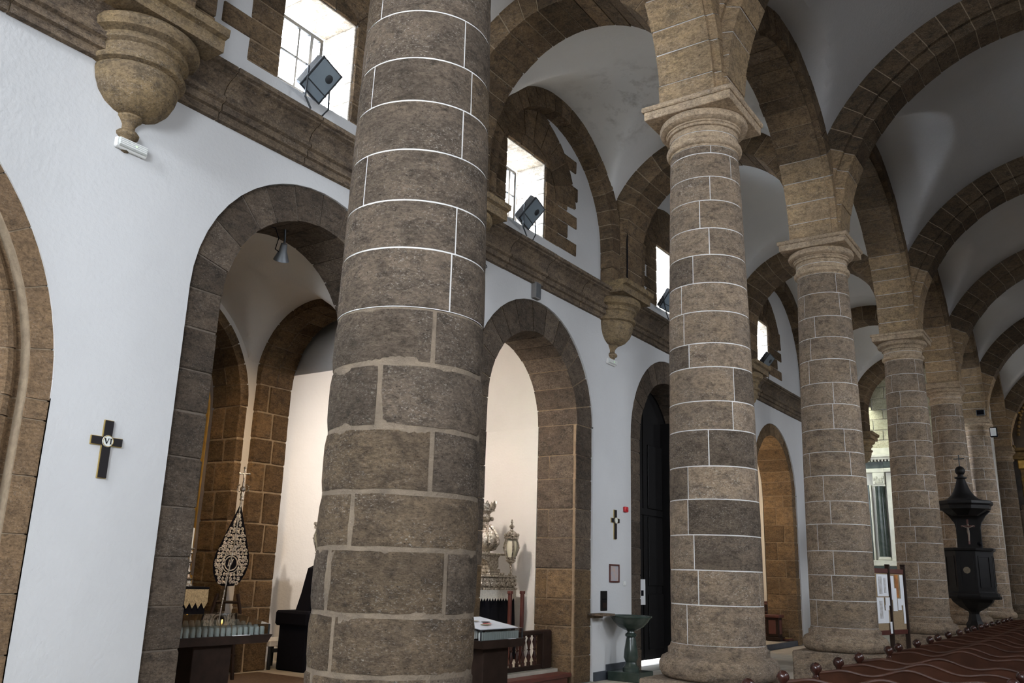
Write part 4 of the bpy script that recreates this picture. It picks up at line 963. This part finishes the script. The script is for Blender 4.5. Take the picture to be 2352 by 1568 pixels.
def lantern(x, y, label):
    t = thing('processional_lantern', label, 'lantern', (x, y, 1.4), 'silver lanterns at the corners of the float')
    m = MB()
    m.tube([(x, y - .02, 1.40), (x + .01, y + .05, 1.36), (x, y + .09, 1.43), (x, y + .05, 1.52), (x, y - .04, 1.54), (x, y - .07, 1.47), (x, y - .02, 1.42)], [.02, .022, .02, .02, .02, .016, .012], 8)
    m.ball((x + .02, y + .11, 1.40), .025, n=8)
    m.tube([(x, y, 1.52), (x, y + .02, 1.6), (x, y, 1.68)], .022, 8); m.build('scroll_arm', M_SILVER, t)
    m = MB(); m.lathe([(.0, 1.66), (.03, 1.67), (.02, 1.70), (.05, 1.73), (.085, 1.755), (.09, 1.77), (.06, 1.78), (.07, 1.82)], (x, y, 0), 18); m.build('cup', M_SILVER, t)
    m = MB(); m.lathe([(.062, 1.80), (.085, 1.86), (.108, 1.94), (.112, 2.01), (.095, 2.08), (.08, 2.11)], (x, y, 0), 18); m.build('glass_body', M_LANT, t)
    for k in range(6):
        a = k * pi / 3 + .3; c, s = math.cos(a), math.sin(a)
        m = MB(); m.tube([(x + r * c, y + r * s, z) for r, z in ((.075, 1.79), (.10, 1.87), (.128, 1.95), (.13, 2.02), (.105, 2.09), (.10, 2.12))], .013, 6); m.ball((x + .14 * c, y + .14 * s, 1.98), .016, n=6); m.build('rib', M_SILVER, t)
    m = MB(); m.lathe([(.10, 2.11), (.125, 2.12), (.13, 2.15), (.10, 2.17), (.105, 2.20), (.07, 2.24), (.03, 2.265), (.02, 2.29), (.04, 2.31), (.045, 2.335), (.02, 2.36), (.012, 2.38), (.012, 2.44), (0, 2.45)], (x, y, 0), 18)
    for k in range(8):
        a = k * pi / 4; m.ball((x + .115 * math.cos(a), y + .115 * math.sin(a), 2.19), .022, .022, .03, 8)
    m.tube([(x, y - .03, 2.40), (x, y + .03, 2.40)], .009, 6); m.build('crown_top', M_SILVER, t)
lantern(-8.52, 12.46, 'silver crowned lantern at the right corner of the float')
lantern(-9.78, 9.32, 'silver lantern showing just left of the near column')
for (y, l) in ((11.56, 'red-brown staff standing before the float, left of the pair'), (11.90, 'red-brown staff standing before the float, right of the pair')):
    t = thing('staff', l, 'staff', (-7.9, y, FA), 'staffs before the float')
    MB().bevbox(-7.925, -7.875, y - .025, y + .025, FA, 1.27, .006).build('shaft', M_REDW, t); MB().bevbox(-7.935, -7.865, y - .035, y + .035, 1.25, 1.30, .008).build('cap', M_REDW, t)
t = thing('altar_rail', 'low dark wooden railing with turned balusters in the second arch', 'railing', (-7.4, 10.7, FA))
MB().bevbox(-7.45, -7.35, 9.55, 11.9, .685, .75, .012).build('top_rail', M_DARKW, t)
MB().bevbox(-7.44, -7.36, 9.55, 11.9, FA, .26, .008).build('bottom_rail', M_DARKW, t)
MB().bevbox(-7.46, -7.34, 11.66, 11.9, FA, .74, .01).build('end_post', M_DARKW, t)
bal = None
for k in range(13):
    if bal is None:
        m = MB(); m.lathe([(.03, .0), (.03, .05), (.018, .06), (.035, .12), (.022, .17), (.016, .21), (.028, .225), (.016, .24), (.022, .28), (.035, .33), (.018, .39), (.03, .40), (.03, .43)], (0, 0, 0), 10); bal = m.mesh('baluster'); bal.materials.append(M_PEWD)
    o = link('baluster', bal, None, t); o.location = (-7.4, 9.65 + k * .155, .26)
t = thing('kneeler_board', 'reddish wooden kneeling step along the foot of the second arch', 'step', (-7.1, 10.7, .0))
MB().bevbox(-7.22, -6.98, 9.55, 11.9, .10, .16, .01).build('tread', M_REDW, t); MB().bevbox(-7.2, -7.02, 9.6, 11.85, 0, .10, .006).build('riser', M_REDW, t)
t = thing('draped_stand', 'black-draped stand half hidden left of the near column', 'stand', (-9.4, 8.85, FA))
m = MB(); m.bevbox(-9.75, -9.2, 8.62, 9.05, FA, .95, .02); m.build('cloth', M_BLACK, t); m = MB(); m.bevbox(-9.80, -9.15, 8.57, 9.1, .78, .98, .03); m.build('top_drape', M_BLACK, t)
m = MB(); m.prism([(8.76, .97), (9.05, .97), (9.05, 1.6), (8.93, 1.55), (8.84, 1.2)], 0, -9.6, -9.35); m.build('raised_back', M_BLACK, t)
t = thing('low_bench', 'low white-topped bench with thin dark legs by the ashlar jamb', 'bench', (-9.9, 8.75, FA))
MB().bevbox(-10.2, -9.75, 8.50, 9.3, .50, .58, .008).build('top', PL_CH, t)
for (x, y) in ((-9.79, 8.54), (-9.79, 8.9), (-10.16, 8.54), (-10.16, 8.9)): MB().bevbox(x - .02, x + .02, y - .02, y + .02, FA, .50, .003).build('leg', M_IRON, t)
MB().bevbox(-9.80, -9.77, 8.54, 9.25, .42, .47, .003).build('apron', M_IRON, t)

# ------------------------------------------------------------------ chapel D furniture
t = thing('wooden_pedestal', 'small dark carved wooden pedestal against the warm-lit jamb', 'pedestal', (-7.45, 22.72, .115))
c = (-7.45, 22.72); A = Matrix.Identity(4)
for nme, h, z0, z1, b in (('base', .20, .115, .20, .012), ('shaft', .155, .20, .66, .012), ('top', .20, .66, .73, .012)): MB().bevbox(c[0] - h, c[0] + h, c[1] - h, c[1] + h, z0, z1, b).build(nme, M_DARKW if nme != 'top' else M_REDW, t)
MB().bevbox(c[0] + .15, c[0] + .165, c[1] - .09, c[1] + .09, .27, .60, .004).build('panel', M_REDW, t)
MB().bevbox(c[0] - .09, c[0] + .09, c[1] - .165, c[1] - .15, .27, .60, .004).build('panel', M_REDW, t)
t = thing('kneeling_block', 'low orange-brown wooden block on the chapel step beside the pedestal', 'block', (-7.3, 23.0, .115))
MB().bevbox(-7.4, -7.1, 22.75, 23.1, .115, .165, .01).build('board', M_REDW, t); MB().bevbox(-7.38, -7.12, 22.78, 23.07, .165, .18, .008).build('pad', M_GOLDP, t)
t = thing('bookcase', 'reddish shelf with pale items just visible inside the warm-lit arch', 'shelf', (-8.3, 24.3, .1))
MB().box(-8.6, -8.0, 24.44, 24.48, .1, 1.0).build('back', M_REDW, t)
for k in range(5): MB().bevbox(-8.6, -8.0, 24.15, 24.46, .12 + k * .2, .14 + k * .2, .003).build('shelf_board', M_REDW, t)
for x in (-8.6, -8.02): MB().bevbox(x, x + .02, 24.15, 24.46, .1, 1.0, .003).build('side_board', M_REDW, t)

# ------------------------------------------------------------------ pews
PX0, PX1 = -2.145, -.715
def railz(u): return .895 + .075 * math.exp(-((u - .5) / .135) ** 2) + .035 * math.exp(-((u - .14) / .11) ** 2) + .035 * math.exp(-((u - .86) / .11) ** 2)
def pew():
    t = thing('pew', 'x', 'pew', (0, 0, 0), 'wooden pews of the left block')
    n = 40; m = MB(); xs = [PX0 + .05 + (PX1 - PX0 - .10) * i / n for i in range(n + 1)]
    vs = []
    for i, x in enumerate(xs):
        z = railz(i / n) - .02
        for (yy, zz) in ((-.035, z), (-.01, z), (.055, .42), (.03, .42)): vs.append((x, yy, zz))
    m.add(vs, [(i * 4 + k, i * 4 + (k + 1) % 4, i * 4 + 4 + (k + 1) % 4, i * 4 + 4 + k) for i in range(n) for k in range(4)] + [(0, 1, 2, 3), (4 * n, 4 * n + 3, 4 * n + 2, 4 * n + 1)], False); m.build('back_panel', M_PEW, t)
    m = MB(); m.tube([(x, -.025, railz(i / n) - .014) for i, x in enumerate(xs)], .015, 8); m.build('top_rail', M_PEW, t)
    m = MB(); m.bevbox(PX0 + .05, PX1 - .05, -.05, -.03, .70, .79, .006); m.build('back_moulding', M_PEWD, t)
    m = MB(); m.bevbox(PX0 + .04, PX1 - .04, .03, .42, .41, .445, .008); m.build('seat', M_PEW, t)
    m = MB(); m.bevbox(PX0 + .05, PX1 - .05, -.20, -.06, .14, .17, .006); m.build('kneeler', M_PEWD, t)
    for x in (PX0, PX1 - .05):
        m = MB(); m.prism([(-.06, 0), (.44, 0), (.42, .10), (.38, .30), (.43, .44), (.40, .58), (.30, .62), (.12, .60), (.04, .70), (.005, .86), (-.05, .86), (-.045, .5)], 0, x, x + .05); m.build('end_panel', M_PEW, t)
        xc = x + .025; m = MB()
        m.lathe([(.022, .845), (.030, .855), (.022, .87), (.026, .88), (.042, .90), (.047, .922), (.040, .945), (.022, .962), (0, .968)], (xc, -.025, 0), 14); m.build('finial', M_PEWD, t)
    return t
pews_y = [5.15, 5.9, 6.6, 7.46, 8.15, 8.85, 10.04, 10.63, 11.55, 12.4, 13.0, 13.9, 14.8, 15.6, 16.4, 17.2, 18.0, 18.8, 19.6, 20.4, 21.2, 22.0]
ords = ['nearest', 'second', 'third', 'fourth', 'fifth', 'sixth', 'seventh', 'eighth', 'ninth', 'tenth', 'eleventh', 'twelfth', 'thirteenth', 'fourteenth', 'fifteenth', 'sixteenth', 'seventeenth', 'eighteenth', 'nineteenth', 'twentieth', 'twenty-first', 'twenty-second']
p0 = pew()
for i, y in enumerate(pews_y):
    p = p0 if i == 0 else copy_tree(p0)
    p.location = (jit(.012), y + .03, 0)
    p['label'] = 'dark red-brown pew with wavy back and ball finials, %s row counted from the camera' % ords[i]

# ------------------------------------------------------------------ notice board
t = thing('notice_board', 'free-standing wooden notice board with papers pinned on cork, before the fourth column', 'notice board', (-3.6, 17.4, 0))
def panel(a, b, tag_):
    a, b = Vector(a), Vector(b); d = (b - a).normalized(); nrm = Vector((d.y, -d.x, 0));
    if nrm.y > 0: nrm = -nrm
    L = (b - a).length
    Mx = Matrix((( d.x, nrm.x, 0, a.x), (d.y, nrm.y, 0, a.y), (0, 0, 1, 0), (0, 0, 0, 1)))
    for z0, z1 in ((.70, .78), (1.76, 1.84)): m = MB(); m.bevbox(0, L, -.02, .02, z0, z1, .005, Mx); m.build('rail', M_REDW, t)
    MB().box(.02, L - .02, -.012, .006, .78, 1.76, Mx).build('cork_panel', M_CORK, t)
    return Mx, L
A_, Bp, Cp = (-3.76, 16.45, 0), (-3.575, 17.4, 0), (-3.43, 18.02, 0)
for p, h in ((A_, 1.9), (Bp, 1.92), (Cp, 1.93)):
    m = MB(); m.bevbox(p[0] - .036, p[0] + .036, p[1] - .036, p[1] + .036, 0, h - .03, .005); m.build('post', M_DARKW, t)
    MB().bevbox(p[0] - .042, p[0] + .042, p[1] - .042, p[1] + .042, h - .03, h, .01).build('post_cap', M_DARKW, t)
    MB().bevbox(p[0] - .22, p[0] + .22, p[1] - .03, p[1] + .03, 0, .06, .008).build('foot', M_DARKW, t)
M1, L1 = panel(A_, Bp, 'l'); M2, L2 = panel(Bp, Cp, 'r')
M_INK = simple('printed_paper', (.60, .58, .60), .8, 0, .5, 16, c2=(.36, .34, .30)); M_ORG = simple('orange_poster', (.16, .07, .03), .6, 0, .6, 7, c2=(.55, .20, .03))
for (Mx, u0, u1, z0, z1, mt, dy) in ((M1, .45, .92, 1.36, 1.74, M_PAPER, .010), (M1, .52, .66, 1.40, 1.70, M_INK, .014), (M1, .74, .82, 1.42, 1.68, M_INK, .014), (M1, .40, .70, .90, 1.34, M_PAPER, .010), (M1, .50, .62, .98, 1.28, M_INK, .014), (M1, .70, .86, .90, 1.12, M_PAPER, .012),
                                 (M1, .74, .93, 1.20, 1.34, M_PAPER, .020), (M1, .72, .88, 1.12, 1.21, M_PAPER, .020), (M1, .85, .99, .72, .92, M_PAPER, .030),
                                 (M2, .03, .20, 1.30, 1.72, M_PAPER, .010), (M2, .10, .27, 1.10, 1.50, M_PAPER, .014), (M2, .24, .38, 1.34, 1.74, M_ORG, .010), (M2, .30, .44, 1.12, 1.32, M_PAPER, .012), (M2, .44, .58, 1.20, 1.74, M_PAPER, .012), (M2, .50, .58, .88, 1.22, M_PAPER, .014)):
    MB().box(u0, u1, dy - .002, dy + .002, z0, z1, Mx).build('paper', mt, t)

# ------------------------------------------------------------------ pulpit
pc = (-3.01, 23.6); t = thing('pulpit', 'black wooden octagonal pulpit with a canopy topped by a cross', 'pulpit', (pc[0], pc[1], 0))
def octo(prof, name, mat, n=8, smooth=False, par=None):
    m = MB(); m.lathe(prof, (pc[0], pc[1], 0), n, pi / 8, 2 * pi + pi / 8, smooth); return m.build(name, mat, par or t)
octo([(0, 0), (.26, 0), (.26, .06), (.20, .10), (.17, .5), (.20, .72), (.15, .80), (.11, .95), (.13, 1.02), (0, 1.03)], 'stem', M_BLACKW)
octo([(0, 1.0), (.12, 1.0), (.30, 1.10), (.44, 1.22), (.48, 1.30), (0, 1.31)], 'bowl', M_BLACKW)
octo([(0, 1.29), (.62, 1.29), (.64, 1.34), (.60, 1.37), (.60, 1.41), (.555, 1.44), (.54, 1.46)], 'lower_moulding', M_BLACKW)
dr_ = octo([(.54, 1.45), (.54, 2.36)], 'drum', M_BLACKW)
for k in range(8):
    a = pi / 8 + k * pi / 4 + pi / 8; Mx = Matrix.Translation((pc[0], pc[1], 0)) @ Matrix.Rotation(a, 4, 'Z')
    m = MB()
    for q in ((-.15, .15, 1.54, 1.57), (-.15, .15, 2.23, 2.26), (-.15, -.125, 1.57, 2.23), (.125, .15, 1.57, 2.23)): m.box(.495, .512, *q, Mx)
    m.build('drum_panel', M_BLACKW, dr_)
    if k == 5 or k == 4:
        m = MB(); m.lathe([(0, 0), (.075, 0), (.075, .008), (0, .008)], (0, 0, 0), 20, axis=Matrix.Rotation(pi / 2, 3, 'Y')); m.v = [Mx @ (Vector(v) + Vector((.505, 0, 1.93))) for v in m.v]
        if k == 5: m.build('emblem', simple('aged_ivory', (.20, .16, .10), .5, 0, .4, 20), dr_)
octo([(0, 2.34), (.55, 2.34), (.55, 2.36), (.60, 2.38), (.61, 2.43), (.58, 2.44), (0, 2.44)], 'rim', M_BLACKW)
m = MB(); m.bevbox(pc[0] - .27, pc[0] + .27, pc[1] + .40, pc[1] + .48, 2.3, 3.4, .01); m.build('back_panel', M_BLACKW, t)
for s in (-1, 1):
    m = MB(); m.prism([(s * .26 + pc[0], 2.9), (s * .29 + pc[0], 3.05), (s * .40 + pc[0], 3.22), (s * .52 + pc[0], 3.34), (s * .2 + pc[0], 3.34)], 1, pc[1] + .38, pc[1] + .48); m.build('side_bracket', M_BLACKW, t)
octo([(0, 3.20), (.30, 3.20), (.44, 3.28), (.52, 3.33), (.60, 3.345), (.61, 3.42), (.66, 3.46), (.66, 3.52), (.58, 3.545), (0, 3.55)], 'canopy', M_BLACKW)
m = MB(); m.lathe([(.50, 3.545), (.42, 3.56), (.34, 3.60), (.26, 3.67), (.19, 3.78), (.14, 3.90), (.11, 4.00), (.09, 4.08), (0, 4.09)], (pc[0], pc[1], 0), 28); m.build('bell_roof', M_BLACKW, t)
m = MB(); m.lathe([(.09, 4.07), (.14, 4.09), (.14, 4.11), (.07, 4.13), (.06, 4.18)], (pc[0], pc[1], 0), 16); m.ball((pc[0], pc[1], 4.27), .115, n=16); fn = m.build('finial', M_BLACKW, t)
m = MB(); m.tube([(pc[0], pc[1], 4.37), (pc[0], pc[1], 4.66)], .013, 6); m.tube([(pc[0] - .12, pc[1], 4.56), (pc[0] + .12, pc[1], 4.56)], .013, 6); m.build('cross', M_IRON, t)
cy = pc[1] + .39
m = MB(); m.box(pc[0] - .02, pc[0] + .02, cy - .015, cy, 2.55, 3.14); m.box(pc[0] - .15, pc[0] + .15, cy - .015, cy, 2.96, 3.0); cf = m.build('crucifix', M_REDW, t)
m = MB(); m.tube([(pc[0], cy - .03, 2.62), (pc[0] + .01, cy - .04, 2.76), (pc[0], cy - .03, 2.86), (pc[0], cy - .03, 2.95)], [.012, .02, .03, .02], 8); m.ball((pc[0] + .01, cy - .045, 3.0), .024, .026, .03, 8)
for s in (-1, 1): m.tube([(pc[0] + s * .02, cy - .03, 2.93), (pc[0] + s * .13, cy - .025, 2.99)], .010, 6)
m.build('corpus', M_STATUE, cf)
t = thing('pulpit_microphone', 'small black lamp or microphone on the pulpit rim', 'microphone', (-2.72, 23.35, 2.44))
m = MB(); m.lathe([(0, 2.43), (.05, 2.43), (.05, 2.45), (.015, 2.46), (.012, 2.50)], (-2.72, 23.35, 0), 12); m.build('base', M_BLACK, t); m = MB(); m.ball((-2.72, 23.35, 2.54), .055, .07, .05, 10); m.build('head', M_BLACK, t)

# ------------------------------------------------------------------ marble altar on the aisle end wall
EY = 36.0; KX = 1.136
def qx(x): return x * KX
def qz(z): return max(0, 1.6 + (z - 1.6) * KX) if z > 0 else 0
ew = tagk(bpy.data.objects.new('wall_end', None), kind='structure'); COL.objects.link(ew)
MB().box(-11.6, -3.4, EY + .05, EY + .25, 0, 11).build('backing', M_WHT, ew)
MB().box(-11.6, -11.5, 31.2, EY + .2, 0, 11).build('transept_wall', PL_WALL, ew); MB().box(-11.6, XW, 31.2, 31.3, 0, 11).build('transept_wall', PL_WALL, ew)
MB().box(-11.6, -3.0, 31.2, EY + .2, 10.6, 10.7).build('transept_ceiling', PL_WALL, ew); MB().box(-7.0, -3.4, 31.2, 31.28, 9.3, 10.7).build('transept_wall', PL_WALL, ew)
MB().box(-11.5, -6.95, 31.2, EY, -.05, 0).build('transept_paving', M_FLOOR, fl)
z = 6.55; k = 0
while z < 9.8:
    h = R_.uniform(.36, .46); x = -9.6 - (.3 if k % 2 else 0)
    while x < -4.0:
        L = R_.uniform(.55, .85); block('ashlar_stone', max(x, -9.6) + .012, min(x + L, -3.9) - .012, EY, EY + .1, z + .012, z + h - .012, S_PALE, ew, .006); x += L
        if x > -4.1: break
    z += h; k += 1
t = thing('marble_altarpiece', 'cream and dark green marble altarpiece on the end wall of the aisle', 'altarpiece', (-6.4, EY - .2, 0))
def mb(nme, mat, x0, x1, y0, z0, z1, b=.01): return MB().bevbox(qx(x0), qx(x1), EY - y0, EY + .04, qz(z0), qz(z1), b).build(nme, mat, t)
mb('attic', M_CREAM, -6.95, -3.6, .12, 5.80, 6.05); mb('cornice', M_CREAM, -6.95, -3.5, .42, 5.70, 5.80, .02); mb('cornice', M_CREAM, -6.95, -3.55, .36, 5.63, 5.70)
for k in range(30): mb('dentil', M_CREAM, -6.93 + k * .11, -6.87 + k * .11, .31, 5.57, 5.63, .004)
mb('frieze', M_GREENM, -6.95, -3.6, .2, 5.34, 5.57); mb('frieze_block', M_GREENM, -6.33, -6.05, .30, 5.36, 5.56); mb('architrave', M_CREAM, -6.95, -3.6, .27, 5.20, 5.34, .02); mb('architrave', M_CREAM, -6.33, -6.05, .33, 5.20, 5.34, .02)
for s in (-6.52, -5.2, -4.4):
    m = MB(); m.bevbox(qx(s) - .22, qx(s) + .22, EY - .26, EY, qz(4.80), qz(5.20), .02)
    for q in range(5): m.ball((qx(s) - .16 + q * .08, EY - .27, qz(4.98) + .06 * math.sin(q * 2.0)), .05, .05, .07, 8); m.ball((qx(s) - .12 + q * .06, EY - .27, qz(4.88)), .035, .04, .06, 8)
    m.build('capital', M_CREAM, t)
    mb('necking', M_CREAM, s - .2, s + .2, .24, 4.74, 4.80)
    m = MB(); m.lathe([(.19, qz(2.42)), (.19, qz(3.2)), (.17, qz(4.74))], (qx(s), EY - .12, 0), 20); m.build('shaft', M_GREENM, t)
    m = MB(); m.lathe([(.22, qz(2.30)), (.24, qz(2.34)), (.22, qz(2.38)), (.2, qz(2.42))], (qx(s), EY - .12, 0), 20); m.build('base', M_CREAM, t)
mb('pilaster', M_CREAM, -6.30, -6.12, .16, 2.3, 5.2); mb('pilaster', M_CREAM, -6.86, -6.80, .14, 2.3, 4.8); mb('panel', M_GREENM, -6.95, -6.88, .06, 2.3, 4.8); mb('panel', M_GREENM, -6.12, -3.6, .05, 2.3, 5.2)
mb('plinth', M_CREAM, -6.95, -3.6, .34, 2.12, 2.30, .02); mb('pedestal', M_GREENM, -6.95, -3.6, .30, 0, 2.12)

# ------------------------------------------------------------------ gilded main altarpiece at the end of the nave
RY = 44.4
t = thing('gilded_altarpiece', 'dark gilded main altarpiece cut by the right edge', 'altarpiece', (0, RY, 0))
MB().box(-4.1, 4.1, RY + .3, RY + .5, 0, 12.2).build('back_wall', M_PAINT, t)
for R0, ww in ((3.95, .16), (3.55, .11), (3.2, .09)):
    m = MB(); m.tube([(-R0 * math.cos(a), RY + .05 + (3.95 - R0) * .5, 8.0 + R0 * math.sin(a)) for a in [pi * k / 60 for k in range(61)]], ww, 8); m.build('arch_rim', M_OLDG, t)
    ros = MB().ball((0, 0, 0), .10, .08, .10, 8).mesh('rosette'); ros.materials.append(M_OLDG)
    for k in range(24):
        a = .06 + k * .055
        o = link('rosette', ros, None, t); o.location = (-R0 * math.cos(a), RY - .1 + (3.95 - R0) * .5, 8.0 + R0 * math.sin(a)); o.scale = (ww / .11,) * 3
for x in (-3.75, -3.1, -2.3):
    m = MB(); m.bevbox(x - .16, x + .16, RY - .1, RY + .3, 3.3, 6.6, .02); p = m.build('pilaster', M_OLDG, t)
    for z in [3.6 + .42 * k for k in range(7)]:
        m = MB(); m.ball((x, RY - .12, z), .12, .05, .16, 8); m.build('carved_boss', M_GILT, p)
    m = MB(); m.bevbox(x - .22, x + .22, RY - .2, RY + .3, 6.6, 7.0, .03); m.build('capital', M_GILT, t)
    m = MB(); m.bevbox(x - .22, x + .22, RY - .2, RY + .3, 2.9, 3.3, .03); m.build('base', M_OLDG, t)
for z0, z1, dx in ((7.0, 7.12, .35), (7.12, 7.35, .2), (7.35, 7.5, .5), (2.5, 2.9, .3), (.8, 2.5, .1), (0, .8, .5)):
    MB().bevbox(-4.15, 4.15, RY - dx, RY + .3, z0, z1, .02).build('entablature', M_OLDG, t)
def figure(x, y, z, h, nme, label, mat, cross_=False):
    f = thing(nme, label, 'statue', (x, y, z)); s = h / 1.7
    m = MB(); m.lathe([(0, 0), (.30, 0), (.27, .3), (.22, .8), (.20, 1.0), (.23, 1.25), (.22, 1.38), (.12, 1.45), (.06, 1.48)], (0, 0, 0), 14); m.v = [(x + v[0] * s, y + v[1] * s * .7, z + v[2] * s) for v in m.v]; m.build('robe', mat, f)
    m = MB(); m.ball((x, y, z + 1.58 * s), .095 * s, .105 * s, .125 * s, 12); m.build('head', mat, f)
    for sd in (-1, 1):
        m = MB(); m.tube([(x + sd * .2 * s, y, z + 1.36 * s), (x + sd * .32 * s, y - .05, z + 1.08 * s), (x + sd * .2 * s, y - .22 * s, z + 1.0 * s)], [.07 * s, .06 * s, .045 * s], 8); m.ball((x + sd * .19 * s, y - .24 * s, z + 1.0 * s), .05 * s, n=8); m.build('arm', mat, f)
    if cross_:
        c = thing('carried_cross', 'golden cross held by the statue above the cornice', 'cross', (x + .1, y - .3, z + .6))
        m = MB(); m.tube([(x - .02, y - .3, z + .7 * s), (x + .42, y - .34, z + 2.0 * s)], .045, 6); m.tube([(x + .02, y - .33, z + 1.85 * s), (x + .66, y - .33, z + 1.62 * s)], .045, 6); m.build('beam', M_GILT, c)
    m = MB(); m.bevbox(x - .34 * s, x + .34 * s, y - .25 * s, y + .25 * s, z - .12, z, .02); m.build('base', M_OLDG, f)
figure(-3.62, RY - .25, 7.62, 1.45, 'saint_statue', 'grey statue on the cornice holding a golden cross', M_STATUE, True)
figure(-3.28, RY - .45, 3.42, 1.6, 'saint_statue', 'robed brown statue in the dark altarpiece at the right edge', M_STATUE)
# fittings on the far columns
t = thing('column_speaker', 'small dark loudspeaker box above the pale sixth column capital', 'speaker', (XC + .25, YB[6] - .45, ABZ))
MB().bevbox(XC + .10, XC + .34, YB[6] - .48, YB[6] - .38, ABZ + .06, ABZ + .24, .01).build('case', M_LAMPBODY, t); MB().bevbox(XC + .12, XC + .32, YB[6] - .49, YB[6] - .478, ABZ + .08, ABZ + .22, .003).build('grille', M_BLACK, t)
t = thing('column_spotlight', 'white-faced spotlight fixed to the pale sixth column neck', 'lamp', (XC + .5, YB[6] - .3, 6.2))
m = MB(); m.bevbox(XC + .42, XC + .62, YB[6] - .5, YB[6] - .35, 6.05, 6.35, .02); m.build('housing', M_BLACK, t); MB().bevbox(XC + .44, XC + .60, YB[6] - .515, YB[6] - .5, 6.08, 6.32, .004).build('lens', M_WPLAST, t)
